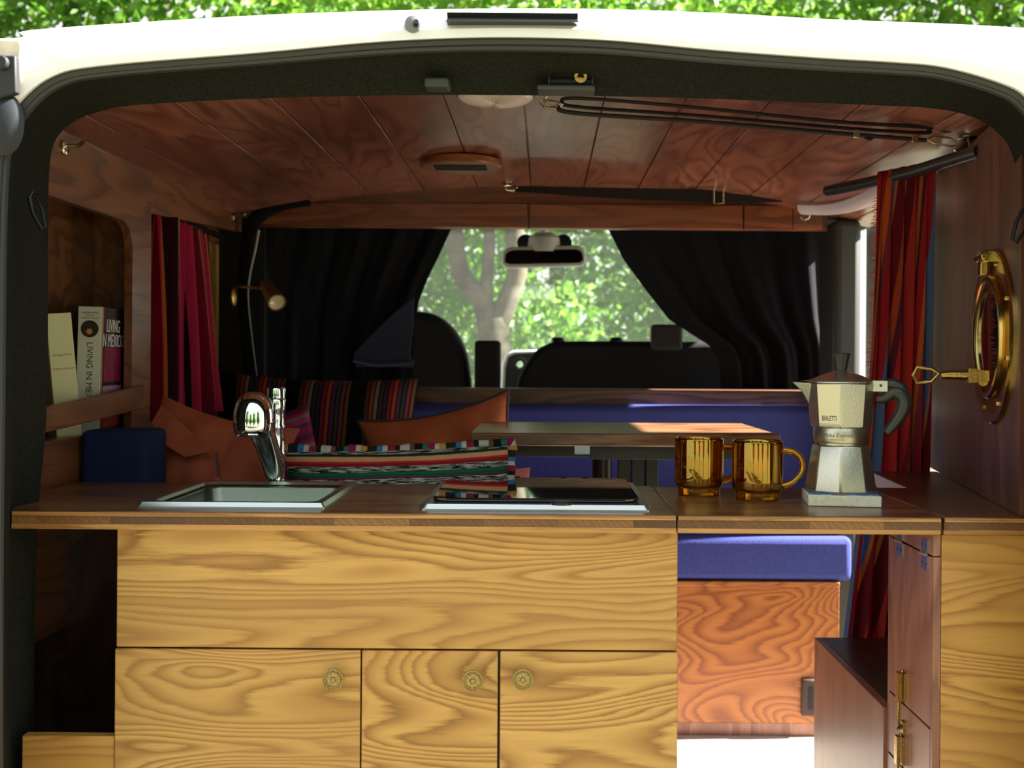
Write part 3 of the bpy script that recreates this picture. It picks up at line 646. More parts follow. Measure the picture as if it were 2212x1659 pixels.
mk('cover_hinge',MB().box(w/2+.0001,w/2+.0006,.0034,.010,0,h),Mgold,bk,world=False)
X=w/2+.0004
mk('picture',MB().box(w/2+.0001,X,.020,.136,.098,.165),Mmag,bk,world=False)['label']='magenta cover picture'
mk('picture',MB().box(w/2+.0001,X,.018,.140,.038,.090),Mlil,bk,world=False)['label']='lilac cover picture'
mk('picture',MB().box(w/2+.0001,X,.022,.136,.008,.034),Mredp,bk,world=False)['label']='red cover band'
b=text('LIVING',.036,(X,.076,.207),(0,1,0),(0,0,1),.0002,squash=.8); text('IN MEXICO',.036,(X,.076,.178),(0,1,0),(0,0,1),.0002,mb=b,squash=.8)
mk('title_lettering',b,Mwhitep,bk,world=False)['label']='white title on the cover'
b=text('LIVING IN MEXICO',.0165,(.001,-.0004,.105),(0,0,-1),(1,0,0),.0002); mk('spine_lettering',b,Mink,bk,world=False)
b=text('BARBARA & RENÉ',.0038,(0,-.0004,.231),(1,0,0),(0,0,1),.0001); text('STOELTIE',.0038,(0,-.0004,.226),(1,0,0),(0,0,1),.0001,mb=b); text('ANGELIKA TASCHEN',.0036,(0,-.0004,.221),(1,0,0),(0,0,1),.0001,mb=b)
mk('author_lettering',b,Mink,bk,world=False)
b=MB(); b.lathe([(.0165,0),(.0165,.0006),(.001,.0007)],(0,-.0001,.200),(0,-1,0),32); em=mk('emblem',b,Mink,bk,world=False); em['label']='round dark picture on the spine'
b=MB(); b.lathe([(.0042,0),(.0055,.0004),(.001,.0006)],(0,-.0008,.195),(0,-1,0),16); mk('motif',b,Mgold,em,world=False)
# ------------------------------------------------------------------ cloth things
def pillow_mb(w,h,t,nu=26,nv=26,k=.07,wr_=.004,seed=0,pw=2.5):
    b=MB()
    def pt(u,v,s):
        x=w/2*u*(1-k*(1-v*v)*abs(u)); z=h/2*v*(1-k*(1-u*u)*abs(v))
        y=t/2*(max(0,(1-abs(u)**pw)*(1-abs(v)**pw)))**.55
        e=1-max(abs(u),abs(v))**6
        y+=wr_*e*mnoise.noise(V((u*2.6+seed,v*2.6,seed*1.7)))*2+wr_*.6*e*mnoise.noise(V((u*7+seed,v*5,seed)))
        return V((x,s*y,z))
    for s in (-1,1): b.grid(lambda a,c:pt(2*a-1,2*c-1,s),nu,nv)
    return b
def pillow_edge(w,h,k=.07,m=18):
    L=[]
    for a,c in [(2*i/m-1,-1) for i in range(m)]+[(1,2*i/m-1) for i in range(m)]+[(1-2*i/m,1) for i in range(m)]+[(-1,1-2*i/m) for i in range(m)]:
        L.append(V((w/2*a*(1-k*(1-c*c)*abs(a)),0,h/2*c*(1-k*(1-a*a)*abs(c)))))
    return L
BS=.53
# seat structures
bn=thing('corner_bench','blue upholstered corner bench behind the kitchen under the cushions','bench',(-.45,2.4,0))
mk('base',MB().box(-.925,-.10,1.912,2.855,0,.42),W_dark,bn)
mk('seat_cushion',MB().box(-.925,-.08,1.908,2.86,.421,BS),Mblue,bn,bevel=.02,seg=3)
fb=thing('far_bench','orange pine front bench across the van with a blue seat cushion','bench',(.0,3.0,0))
DBn=2.868
zlip=P(1650,1256,DBn).z; zb=P(1650,1562,DBn).z
mk('front_board',MB().box(-.925,.80,DBn,DBn+.018,zb,zlip-.014),W_orange,fb,bevel=.001)
mk('top_rail',MB().box(-.925,.80,DBn-.006,DBn+.03,zlip-.013,zlip),W_orange,fb,bevel=.002)
mk('plinth',MB().box(-.925,.80,DBn+.004,DBn+.02,.0,zb-.001),W_red,fb,bevel=.001)
mk('deck',MB().box(-.925,.80,DBn+.031,3.15,zlip-.015,zlip-.001),W_dark,fb)
zcs=P(1650,1160,DBn).z
b=MB(); b.box(-.07,P(1842,1200,DBn).x,DBn-.004,3.088,zlip+.001,zcs); mk('seat_cushion',b,Mblue,fb,bevel=.018,seg=3)
mk('backrest',MB().box(P(880,900,3.1).x,.785,3.02,3.0905,zcs+.001,P(1400,874,3.06).z),Mblue,fb,bevel=.022,seg=3)
mk('ledge',MB().box(P(872,860,3.1).x-.45,.78,3.092,3.165,P(1300,878,3.1).z+.0005,P(1300,840,3.1).z),W_ledge,fb,bevel=.002)
# small dark vent on the bench front
vt=thing('floor_vent','small brown square vent on the orange bench front beside the step box','vent',P(1745,1545,DBn-.008))
v0=P(1729,1545,DBn); v1=P(1768,1465,DBn)
b=MB(); b.prism([(v0.x,DBn-.001,v0.z),(v1.x,DBn-.001,v0.z),(v1.x,DBn-.001,v1.z),(v0.x,DBn-.001,v1.z)],(0,-.012,0)); mk('housing',b,plain('brown_plastic',(56,32,26),.6),vt,bevel=.006)
mk('slot',MB().box(v0.x+.018,v0.x+.03,DBn-.0145,DBn-.0125,v0.z+.02,v1.z-.02),Mblackm,vt)
# cushions
def cushion(name,label,w,h,t,mat,center,rot,cat='cushion',pip=None,group='scatter cushions on the corner bench',k=.07,seed=0,wr_=.004,pipr=.004):
    T=thing(name,label,cat,center,rot,group)
    mk('cover',pillow_mb(w,h,t,30,30,k,wr_,seed),mat,T,world=False,ang=80)
    if pip:
        b=MB(); b.tube(pillow_edge(w,h,k),pipr,8,closed=True); mk('piping',b,pip,T,world=False)
    return T
R=math.radians
# terracotta, leaning at the left
q=P(432,985,2.12)
tc_=cushion('cushion','terracotta cushion with a folded top corner and a zip, left of the faucet',.305,.36,.12,Mterra,(q.x+.008,2.115,.728),(R(-14),R(12),R(-10)),seed=3,wr_=.009,k=.10)
b=MB(); f0=[(-.140,-.016,.160),(-.06,-.075,.13),(.03,-.085,.09),(-.02,-.088,.065),(-.075,-.088,.08),(-.115,-.078,.115)]
b.prism([V(p) for p in f0],(0,.006,0)); mk('flap',b,Mterra,tc_,world=False,bevel=.002)
b=MB(); b.tube([(.03,-.068,.09),(.06,-.066,.02),(.10,-.058,-.06),(.14,-.035,-.13)],.0022,6); zp=mk('zip',b,Mpipe,tc_,world=False)
b=MB(); b.box(.045,.055,-.074,-.070,.015,.045); b.tube([(.05,-.074,.012),(.052,-.076,-.004),(.056,-.076,-.004),(.058,-.074,.012)],.0014,6); mk('zip_pull',b,Minkr,zp,world=False)
# navy end cushion
solo('end_cushion',MB().box(-.832,-.712,1.912,2.02,BS,P(230,930,1.912).z),Mnavy,'square navy blue end cushion below the bookshelf','cushion',bevel=.012,seg=3)
# black striped throw cushion
cols=[(2,(14,12,14))]
pal=[(120,60,50),(40,36,60),(150,70,50),(40,50,44),(120,44,50),(84,70,50),(130,130,124),(80,44,84),(150,72,44),(60,56,84),(20,18,22)]
st=[(4.0,(13,11,13))]
for c_ in [(96,52,40),(150,70,48),(130,130,124),(70,58,48),(56,50,80),(150,44,56),(190,80,50),(88,60,100),(60,74,60),(140,60,80),(120,84,50)]:
    st.append((.85,c_)); st.append((.35,(15,12,14)))
Mthrow=stripes('striped_throw',st,'U',3,weave=260)
q=P(690,930,2.82)
cushion('cushion','large black cushion with colourful vertical stripes behind the faucet',.53,.46,.15,Mthrow,(q.x-.016,2.855,.738),(R(-12),R(1.5),R(3)),seed=5,k=.06)
# magenta folded cloth glimpsed between
Mmags=stripes('magenta_weave',[(2,(150,40,90)),(1,(90,50,110)),(1.5,(180,60,110)),(1,(120,110,140)),(1,(160,40,60)),(1.5,(100,40,90))],'V',5)
q=P(612,960,2.3)
cushion('cushion','small magenta woven cushion half hidden behind the faucet column',.17,.34,.08,Mmags,(q.x,2.34,.725),(R(-10),R(-14),R(14)),seed=8)
# orange piped cushion
q=P(968,955,2.73)
cushion('cushion','orange velvet cushion with grey piping tilted before the table',.40,.36,.095,Morange,(q.x-.004,2.70,.716),(R(-8),R(-12),R(-4)),pip=Mpipe,seed=11,k=.15,wr_=.006)
q=P(1068,1010,2.13)
cushion('cushion','pale pink cushion peeping out right of the patterned cushion',.13,.25,.07,Mpink,(q.x,2.13,.672),(R(-12),R(4),R(4)),seed=13)
# patterned lumbar cushion
rows=[(10,(24,24,26)),(9,(24,24,26)),(7,(84,40,72)),(4,(120,60,100)),(9,(24,88,60)),(16,(30,108,72)),(3,(24,60,44)),(30,(22,22,24)),(18,(150,34,40)),(10,(196,60,52)),(24,(226,164,124)),(5,(60,90,60)),(10,(26,52,36)),(14,(22,22,24))]
mask=[(w,1.0 if sum(c)<110 else (.0)) for w,c in rows]
Mpat=stripes('ikat_weave',rows,'V',5.05,weave=220,wob=.02,ikat=dict(mask=mask,scale=(14,190),col=(206,206,200)))
q=P(866,1010,1.99)
pc=cushion('cushion','long patterned cushion of black, red and green woven bands behind the hob',.428,.305,.13,Mpat,(q.x,1.985,.694),(R(-5),R(-2.0),R(1)),seed=17,k=.05,wr_=.007)
Medge=stripes('edge_weave',[(2,(200,200,196)),(1,(30,30,34)),(1.5,(150,40,60)),(1,(206,206,200)),(1.2,(60,130,180)),(2,(40,40,44)),(1.3,(200,150,80)),(1,(206,206,200)),(1.5,(160,30,90)),(1,(40,120,100)),(1.6,(24,24,28)),(1,(120,80,60))],'V',4.6,weave=200)
b=MB(); eg=[p for p in pillow_edge(.428,.305,.05,24)[34:73]]
b.tube([p+V((0,0,-.002+.004*mnoise.noise(p*30))) for p in eg],[.009+.002*math.sin(i*2.1) for i in range(len(eg))],10); mk('edge_binding',b,Medge,pc,world=False)['label']='multicoloured woven edge'
# ------------------------------------------------------------------ table
tt=thing('table','brown lounge table standing before the blue bench','table',(.17,2.43,0))
ty0,ty1=2.2,2.62; tzp=P(1350,937,2.2).z; tx0,tx1=P(1015,940,2.2).x,P(1687,945,2.2).x
mk('tabletop',MB().box(tx0,tx1,ty0,ty1,tzp-.0265,tzp),W_table,tt,bevel=.004,seg=3)
mk('rail',MB().box(P(1110,980,2.24).x,P(1272,980,2.24).x,2.24,2.26,tzp-.052,tzp-.027),Mgreyd,tt,bevel=.001)
mk('rail_joint',MB().box(P(1241,980,2.238).x,P(1274,980,2.238).x,2.236,2.2395,tzp-.046,tzp-.029),Msteel,tt)
mk('rail',MB().box(P(1275,980,2.23).x,P(1600,980,2.23).x,2.232,2.26,tzp-.056,tzp-.027),Mgreyd,tt,bevel=.001)
b=MB(); x=P(1300,1020,2.4).x; b.lathe([(.024,0),(.024,.01),(.018,.02),(.018,.70),(.022,.72),(.022,tzp-.027)],(x,2.4,0),n=20); mk('leg',b,Mblack,tt)
x0,x1=P(1335,1020,2.42).x,P(1422,1020,2.42).x; b=MB(); b.box(x0,x0+.028,2.42,2.45,0,tzp-.057); b.box(x0+.031,x0+.06,2.42,2.45,0,tzp-.057); b.box(x0+.063,x1,2.42,2.45,0,tzp-.057); mk('post',b,Mgreyd,tt,bevel=.002)
# ------------------------------------------------------------------ curtains
def drape(top, bot, nf, amp, nrm, nu=160, nv=40, ph=0, gather=.5, seed=0):
    b=MB()
    def fn(u,v):
        p=top(u).lerp(bot(u),v); a=amp*(gather+(1-gather)*v)
        o=a*math.sin(2*PI*nf*u+ph+.8*math.sin(v*2+seed))+a*.5*math.sin(2*PI*nf*1.7*u+1.3+seed+v*.6)
        return p+V(nrm)*o
    b.grid(fn,nu,nv); return b
stL=[(1.2,(196,34,70)),(.18,(220,120,70)),(1.6,(130,16,44)),(.4,(40,20,30)),(1.0,(214,52,96)),(.15,(230,140,60)),(.9,(60,14,34)),(.25,(200,190,120)),(1.3,(204,40,80)),(.5,(130,124,200)),(.5,(30,22,30)),(1.1,(150,24,56)),(.15,(220,130,70)),(.7,(190,60,110))]
stR=[(1.0,(204,56,50)),(.4,(140,34,48)),(.5,(206,112,56)),(.35,(90,40,60)),(.8,(190,46,50)),(.5,(226,116,58)),(.3,(150,70,84)),(.9,(180,42,52)),(1.3,(98,128,176)),(.2,(204,130,70)),(.8,(132,30,46)),(.4,(196,90,46)),(.4,(104,40,70)),(1.1,(204,50,52)),(.2,(200,150,84)),(.7,(120,26,40)),(.9,(196,62,54))]
McL=stripes('curtain_weave_left',stL,'U',2.6,weave=420,trans=.35)
McR=stripes('curtain_weave_right',stR,'U',1.45,weave=420,trans=.4)
lc=thing('curtain','magenta and red striped window curtain on the left wall beside the bookshelf','curtain',(-.88,2.57,.90))
b=drape(lambda u:V((-.872+.012*math.sin(u*5),2.33+.40*u,1.325)),lambda u:V((-.862,2.30+.50*u,.87-.0*u)),5.5,.028,(1,0,0),ph=.5,gather=.75); mk('cloth',b,McL,lc,solid=.0012,ang=180)
b=MB(); b.tube([(-.885,2.29,1.332),(-.875,2.92,1.337)],.008,10)
setp(mk('curtain_rod',b,Mblack),'black curtain rod below the pelmet on the left wall','curtain rod')
rc2=thing('curtain','red and orange striped curtain with frayed edge hanging at right','curtain',(.71,2.24,.30))
def rtop(u): return V((.698+.066*u,2.245-.150*u,1.408-.004*u))
def rbot(u): return V((.640+.165*u,2.31-.05*u,.30))
def rmid(u,v):
    p=rtop(u).lerp(rbot(u),v); p.x+=.030*math.sin(v*PI)*(1-u)*.6; return p
b=MB()
def fn(u,v):
    p=rmid(u,v); a=.024*(.45+.55*v)
    return p+V((.35,-1,0))*(a*math.sin(2*PI*5.2*u+.9*v)+a*.4*math.sin(2*PI*9.3*u+2+v*1.5))
b.grid(fn,190,50); b.uv={i:(u+.30*v,v) for i,(u,v) in b.uv.items()}; mk('cloth',b,McR,rc2,solid=.0012,ang=180)
b=MB(); random.seed(3)
for i in range(130):
    v=.05+.60*i/130; p=fn(0,v); q=p+V((-random.uniform(.006,.016),random.uniform(-.004,.004),random.uniform(-.006,.003))); b.tube([p,p.lerp(q,.5)+V((0,0,.002)),q],[.0011,.0009,.0003],5)
mk('fringe',b,plain('red_fringe',(214,70,66),.9),rc2)
b=MB(); b.tube([V(p) for p in catmull([(.752,1.84,1.372),(.748,2.0,1.383),(.735,2.15,1.390),(.705,2.30,1.397),(.655,2.47,1.405)],5)],.0125,12)
setp(mk('curtain_rod',b,Mblack),'dark curtain rod above the red striped curtain at right','curtain rod')
# black cab curtains
def cab(name,label,lx,rx,y0,y1,D,nf,amp,ph=0):
    t=thing(name,label,'curtain',P((lx(y1)+rx(y1))/2,y1,D))
    b=MB()
    def fn(u,v):
        y=y0+(y1-y0)*v; p=P(lx(y)+(rx(y)-lx(y))*u,y,D); a=amp*(.6+.6*v)
        p.y+=a*math.sin(2*PI*nf*u+ph+.5*v)+a*.4*math.sin(2*PI*nf*2.3*u+1+ph); return p
    b.grid(fn,120,60); mk('cloth',b,Mcurt,t,solid=.003,ang=180); return t
lt=cab('curtain','black fleece cab curtain gathered to the left of the windscreen view',lambda y:530,lambda y:lin([(480,980),(495,975),(560,945),(600,925),(650,905),(700,897),(795,892),(900,890)],y),478,870,3.26,5,.012)
b=MB(); pl=[(895,640),(893,700),(886,765),(893,793),(830,792),(768,792),(764,764),(800,724),(850,676)]
b.prism([P(x,y,3.215) for x,y in pl],(0,.006,0)); mk('lining',b,Mcurt2,lt,bevel=.003)['label']='lighter turned-up navy lining'
b=MB(); b.tube([P(764,778,3.212),P(820,788,3.21),P(893,782,3.21)],.012,8,flat=.6,up=(0,0,1)); mk('hem',b,Mcurt2,lt)
rt=cab('curtain','black fleece cab curtain gathered to the right of the windscreen view',lambda y:lin([(478,1300),(495,1315),(560,1348),(630,1400),(690,1448),(720,1495),(745,1535),(780,1556),(838,1562),(900,1562)],y),lambda y:1800,478,872,3.24,4.2,.020,1.0)
# ------------------------------------------------------------------ cab
ds=thing('driver_seat','black driver seat with a tall rounded back seen left of the windscreen view','seat',P(900,1000,3.5))
pts=[(820,1000),(800,760),(815,710),(850,682),(900,672),(945,682),(980,712),(1003,755),(1012,800),(1016,850),(1018,1000)]
b=MB(); b.prism([P(x,y,3.5) for x,y in catmull(pts,4)],(0,.12,0)); mk('backrest',b,Mblackm,ds,bevel=.03,seg=4)
b=MB(); b.box(P(800,900,3.5).x,P(1030,900,3.5).x,3.62,4.0,0,.5); mk('seat',b,Mblackm,ds,bevel=.03,seg=3)
b=MB(); a=P(1025,735,3.47); c=P(1080,820,3.47); b.box(a.x,c.x,3.47,3.55,c.z-.2,a.z)
solo('armrest',b,Mblackm,'upright black armrest block between the cab seats','armrest',bevel=.012,seg=3)
ps=thing('passenger_bench_seat','wide black passenger bench seat right of the windscreen view','seat',P(1330,1000,3.5))
pts=[(1095,1000),(1115,840),(1128,800),(1150,765),(1180,744),(1225,737),(1400,737),(1480,738),(1560,742),(1600,800),(1605,1000)]
b=MB(); b.prism([P(x,y,3.5) for x,y in catmull(pts,4)],(0,.12,0)); mk('backrest',b,Mblackm,ps,bevel=.02,seg=3)
b=MB(); b.box(P(1100,900,3.5).x,P(1600,900,3.5).x,3.62,4.0,0,.5); mk('seat',b,Mblackm,ps,bevel=.03,seg=3)
for px in (1205,1331):
    b=MB(); q=P(px,737,3.52); b.lathe([(.021,-.004),(.023,.003),(.018,.012),(.01,.013)],q,n=16); mk('headrest_socket',b,Mblack,ps)
b=MB(); a=P(1405,701,3.49); c=P(1472,757,3.49); b.box(a.x,c.x,3.455,3.495,c.z,a.z)
mk('headrest',b,plain('headrest_cloth',(70,68,64),.9),ps,bevel=.012,seg=3)
b=MB(); b.box(-.9,.88,4.1,4.5,0,.87); 
db=solo('dashboard',b,Mblackm,'dark dashboard with pale rimmed console behind the seats','dashboard',bevel=.03,seg=3)
pts=[(1081,860),(1084,790),(1092,766),(1108,757),(1200,754),(1200,860)]
b=MB(); b.prism([P(x,y,4.05) for x,y in pts],(0,.05,0)); mk('console_rim',b,Mbeige,db,bevel=.006)['label']='pale console rim'
pts=[(1089,860),(1092,795),(1098,772),(1112,764),(1195,761),(1195,860)]
b=MB(); b.prism([P(x,y,4.045) for x,y in pts],(0,.004,0)); mk('console_face',b,Mgreyd,db)
q=P(1123,787,4.04); b=MB(); b.lathe([(.019,0),(.019,.006),(.013,.008),(.012,.006),(.001,.006)],q,(0,-1,0),24); mk('dial',b,Mchrome,db)
# rear-view mirror
mr=thing('rear_view_mirror','beige rear-view mirror hanging at the top of the windscreen','mirror',P(1175,552,3.75))
pts=[(1084,572),(1086,548),(1092,538),(1104,533),(1250,530),(1260,536),(1265,548),(1266,566),(1258,574),(1240,575),(1096,579)]
pts2=[(1175+(x-1175)*.93,555+(y-555)*.66) for x,y in pts]
b=MB(); b.prism([P(x,y,3.75) for x,y in pts],(0,.03,0)); mk('housing',b,Mbeige,mr,bevel=.006,seg=3)
b=MB(); b.prism([P(x,y,3.747) for x,y in pts2],(0,.004,0)); mk('mirror_glass',b,Mmirror,mr)
b=MB(); b.lathe([(.055,0),(.058,.02),(.055,.05),(.03,.07)],P(1175,545,3.79),(0,0,1),24); mk('mount',b,Mbeige,mr)
b=MB(); b.tube([P(1175,545,3.79),P(1173,480,3.76)],.018,10); mk('arm',b,Mbeige,mr)
for px in (1135,1217):
    b=MB(); b.lathe([(.030,0),(.030,.012),(.001,.013)],P(px,525,3.80),(0,-1,0),20); mk('cover_cap',b,Mblack,mr)
# windscreen & cab openings
b=MB(); b.prism([(-.86,4.48,.86),(.86,4.48,.86),(.80,3.93,1.50),(-.80,3.93,1.50)],(0,.006,.004))
struct('window_2',b,Mfg,'windscreen glass','window')
b=MB(); b.box(-.975,-.97,3.08,4.3,.86,1.46); struct('window_3',b,Mpg,'left cab side window glass','window')
b=MB(); b.box(-.955,-.93,3.051,3.12,0,1.46); b.box(-.93,-.80,3.04,3.05,.53,1.49); struct('trim_7',b,Mblackm,'black lining behind the left cab curtain','trim')
# ------------------------------------------------------------------ reading lamp
rl=thing('reading_lamp','brass wall reading lamp with swivelling spot left of the black curtain','lamp',P(524,650,2.9))
b=MB(); pc0=P(522,642,2.90); b.lathe([(.030,0),(.030,.004),(.024,.008),(.001,.009)],V((XL+.001,2.90,pc0.z)),(1,-.25,0),28); mk('wall_plate',b,Mabrass,rl)
b=MB(); b.tube([V((XL+.006,2.90,pc0.z+.03)),P(548,622,2.86),P(572,624,2.84)],.0035,8); mk('arm',b,Mabrass,rl)
h0=P(574,614,2.84); h1=P(598,654,2.765); ax=(h1-h0).normalized()
b=MB(); Lh=(h1-h0).length; b.lathe([(.004,-.006),(.012,-.003),(.0165,.006),(.018,.02),(.020,Lh*.55),(.0235,Lh*.95),(.0245,Lh),(.0215,Lh),(.020,Lh-.006)],h0,ax,28,caps=False); mk('shade',b,Mabrass,rl)
b=MB(); b.lathe([(.0208,Lh-.006),(.0200,Lh-.001),(.012,Lh-.004),(.001,Lh-.005)],h0,ax,24); mk('bulb',b,Mbulb,rl)
# ------------------------------------------------------------------ porthole
Dp=1.706; nW=V((-1,.185,0)).normalized(); aW=V((.185,1,0)).normalized()
pc=V((wr(Dp),Dp,P(2147,728,Dp).z))
po=thing('porthole','round brass porthole with clear glass on the right wall','porthole',pc)
Rr=.140
def plathe(prof,n=56): 
    return MB().lathe(prof,pc,nW,n,ref=(0,0,1),caps=False)
mk('flange',plathe([(Rr,0),(Rr,.004),(Rr-.003,.0065),(Rr-.040,.0068),(Rr-.044,.005),(Rr-.044,0)]),Mbrass,po)
mk('ring',plathe([(Rr-.042,.0),(Rr-.040,.010),(Rr-.043,.014),(Rr-.049,.0145),(Rr-.054,.011),(Rr-.062,.0105),(Rr-.066,.009),(Rr-.066,.002)]),Mbrass,po)
b=plathe([(Rr-.0655,.003),(Rr-.0655,.007),(.0005,.007)]); mk('glass',b,plain('dark_glass',(30,32,34),.03,.0,1),po)
for k in range(8):
    t=2*PI*k/8+.3; mk('screw',MB().ball(pc+nW*.007+(aW*math.cos(t)+V((0,0,1))*math.sin(t))*(Rr-.021),.0042,8),Mabrass,po)
b=MB(); t0=pc+V((0,0,Rr-.012))+nW*.012; b.obox(t0,aW*.020,nW*.010,(0,0,.010)); b.tube([t0-aW*.026+nW*.008,t0+aW*.026+nW*.008],.007,10); b.obox(t0+V((0,0,-.018))+nW*.006,aW*.010,nW*.006,(0,0,.012)); mk('hinge',b,Mbrass,po,bevel=.002)
t1=pc+nW*.022+V((0,0,-.062))
dg=MB(); dg.tube([t1-aW*.03+V((0,0,-.01)),t1,t1+nW*.045+V((0,0,.001)),t1+nW*.060],[.008,.0095,.0075,.006],12); dg.obox(t1+nW*.012,aW*.012,nW*.007,(0,0,.012)); dg.obox(t1-aW*.015,aW*.022,nW*.008,(0,0,.009))
dog=mk('clamp_screw',dg,Mabrass,po,bevel=.001)
w1=t1+nW*.062; b=MB(); b.tube([w1+V((0,0,.003)),w1+nW*.012+V((0,0,.011)),w1+nW*.034+V((0,0,.012)),w1+nW*.040,w1+nW*.034+V((0,0,-.012)),w1+nW*.012+V((0,0,-.011))],.0030,8,closed=True); mk('wing_handle',b,Mabrass,dog)
# ------------------------------------------------------------------ ceiling fittings
q=P(1068,216,1.9); lx=q.x; ly=1.94; lz=zc(lx)
cl=thing('ceiling_lamp','round ribbed ceiling light half hidden by the felt header','ceiling light',(lx,ly,lz))
b=MB(); ribs=[]
prof=[(.068,0),(.068,.004),(.066,.006),(.060,.010),(.04,.015),(.02,.0175),(.001,.018)]
n=96
rings=[[V((lx+math.cos(2*PI*k/n)*r*(1+(.012 if k%2 else 0)),ly+math.sin(2*PI*k/n)*r*(1+(.012 if k%2 else 0)),lz-z-(.0012 if k%2 and r>.003 else 0))) for k in range(n)] for r,z in prof]
b.loft(rings,True,(True,True)); mk('lens',b,plain('lens_plastic',(206,190,184),.25,0,.3),cl,smooth=False)
b=MB(); b.lathe([(.072,0),(.072,.004),(.0665,.005),(.0665,0)],(lx,ly,lz),(0,0,-1),48,caps=False); mk('bezel',b,Mgrey,cl)
q=P(996,350,2.55); vx,vy=q.x,2.55; vz=zc(vx)-.0005
vn=thing('ceiling_vent','round wooden ring vent with a slot in the plank ceiling','vent',(vx,vy,vz))
b=MB(); b.lathe([(.090,0),(.098,.004),(.098,.016),(.094,.020),(.060,.020),(.001,.020)],(vx,vy,vz),(0,0,-1),56); mk('ring',b,wood('vent_wood',(150,86,44),(132,72,36),(100,52,26),'X',2,14,6,.4,.2,41,.25),vn)
mk('slot',MB().box(vx-.062,vx+.062,vy-.045,vy+.02,vz-.0215,vz-.0202),Mblackm,vn)
# hooks + straps
def hook(px,py,D,label,scale=1,flip=1,name='hook'):
    q=P(px,py,D); z=zc(q.x)
    t=thing(name,label,'hook',(q.x,D,z))
    b=MB(); b.lathe([(.018*scale,0),(.018*scale,.003),(.012*scale,.005),(.001,.0055)],(q.x,D,z-.0005),(0,0,-1),20); mk('base_plate',b,Mnickel,t)
    b=MB(); b.tube([V((q.x,D,z-.004)),V((q.x+.004*flip,D,z-.016*scale)),V((q.x-.002*flip,D,z-.028*scale)),V((q.x-.016*flip,D,z-.032*scale)),V((q.x-.024*flip,D,z-.024*scale))],.0026,8); mk('hook_arm',b,Mnickel,t)
    return t
def clipm(a,c):
    b=MB(); a=V(a); c=V(c); d=(c-a); s=V((0,1,0)); u=d.cross(s).normalized()*.010
    b.tube([a,a+d*.25+u,a+d*.75+u,c,a+d*.75-u*.4,a+d*.25-u*.4],.0021,7,closed=True); return b
D1=1.93
s1=thing('luggage_strap','long black double strap with nickel clips stretched under the front of the ceiling','strap',P(1600,270,D1))
hook(1180,219,D1,'nickel ceiling hook beside the ribbed lamp holding the long strap',.8,-1)
hook(2090,285,D1,'nickel ceiling hook at right holding the long strap clips',1.0,1)
def sp_(x,y,d=D1-.005): return P(x,y,d)
b=MB(); 
up=[sp_(1215,222),sp_(1250,212),sp_(1500,232),sp_(1800,262),sp_(1990,274),sp_(2006,281),sp_(1990,287),sp_(1800,275),sp_(1500,249),sp_(1260,232)]
b.tube([V(p) for p in catmull(up,6,True)],.0042,8,closed=True,flat=.8); mk('webbing',b,Mstrap,s1)
b=MB(); lo=[sp_(1205,230,D1-.02),sp_(1240,244,D1-.02),sp_(1500,262,D1-.02),sp_(1750,283,D1-.02),sp_(1860,292,D1-.02),sp_(2000,303,D1-.02)]
b.tube([V(p) for p in catmull(lo,6)],.0058,8,flat=.7); mk('webbing',b,Mstrap,s1)
mk('clip',clipm(sp_(1215,225,D1-.01),sp_(1165,219,D1-.01)),Mnickel,s1)
mk('clip',clipm(sp_(2005,284),sp_(2085,275)),Mnickel,s1)
mk('clip',clipm(sp_(2000,301,D1-.02),sp_(2070,314,D1-.02)),Mnickel,s1)
for x,y in ((1850,288),(1976,299)):
    q=sp_(x,y,D1-.028); b=MB(); b.box(q.x-.006,q.x+.006,q.y-.003,q.y+.003,q.z-.008,q.z+.006); bk_=mk('buckle',b,Mnickel,s1,bevel=.001)
b=MB(); q=sp_(1868,297,D1-.02); b.tube([q,q+V((.01,0,-.004)),q+V((.018,0,.002))],.0025,6); mk('tab',b,Mstrap,s1)
D2=2.86
s2=thing('luggage_strap','wide black flat strap with a metal buckle at the far end of the ceiling','strap',P(1400,418,D2))
hook(1096,402,D2+.02,'small nickel ceiling hook at the left end of the far strap',.8,-1)
hook(1748,415,D2+.02,'nickel ceiling hook at the right end of the far strap',1.1,1)
b=MB(); tp=[(1112,400),(1140,402),(1350,406),(1560,409),(1690,416)]; bt=[(1112,412),(1140,416),(1350,430),(1560,438),(1690,436)]
rg=[[P(x,y,D2),P(x2,y2,D2-.004),P(x2,y2,D2+.002),P(x,y,D2+.006)] for (x,y),(x2,y2) in zip(catmull(tp,5),catmull(bt,5))]
b.loft(rg,True,(True,True)); mk('webbing',b,Mstrap,s2)
mk('clip',clipm(P(1118,404,D2),P(1088,403,D2)),Mnickel,s2); mk('clip',clipm(P(1690,428,D2),P(1758,432,D2)),Mnickel,s2)
a=P(1542,407,D2-.01); c=P(1562,440,D2-.01); b=MB(); b.tube([a,V((c.x,a.y,a.z)),c,V((a.x,a.y,c.z))],.0032,6,closed=True); mk('buckle',b,Mnickel,s2)
# left coat hook on wall, small hook by pillar
def whook(q,label,k=1):
    t=thing('wall_hook',label,'hook',q); q=V(q)
    b=MB(); b.lathe([(.011*k,0),(.011*k,.003),(.008*k,.005),(.001,.005)],q,(1,0,0),16); mk('base_plate',b,Mnickel,t)
    b=MB(); b.tube([q+V((.004,0,.004)),q+V((.022*k,-.002,.004)),q+V((.03*k,-.002,.010*k))],.003*k,8); mk('peg',b,Mnickel,t); return t
q=PX(140,320,XL+.002); whook((XL+.0005,q.y,q.z),'chrome wall hook high above the bookshelf opening',1.2)
q=PX(506,470,XL+.002); whook((XL+.0005,q.y,q.z),'chrome wall hook high beside the black carpeted pillar strip',1.1)
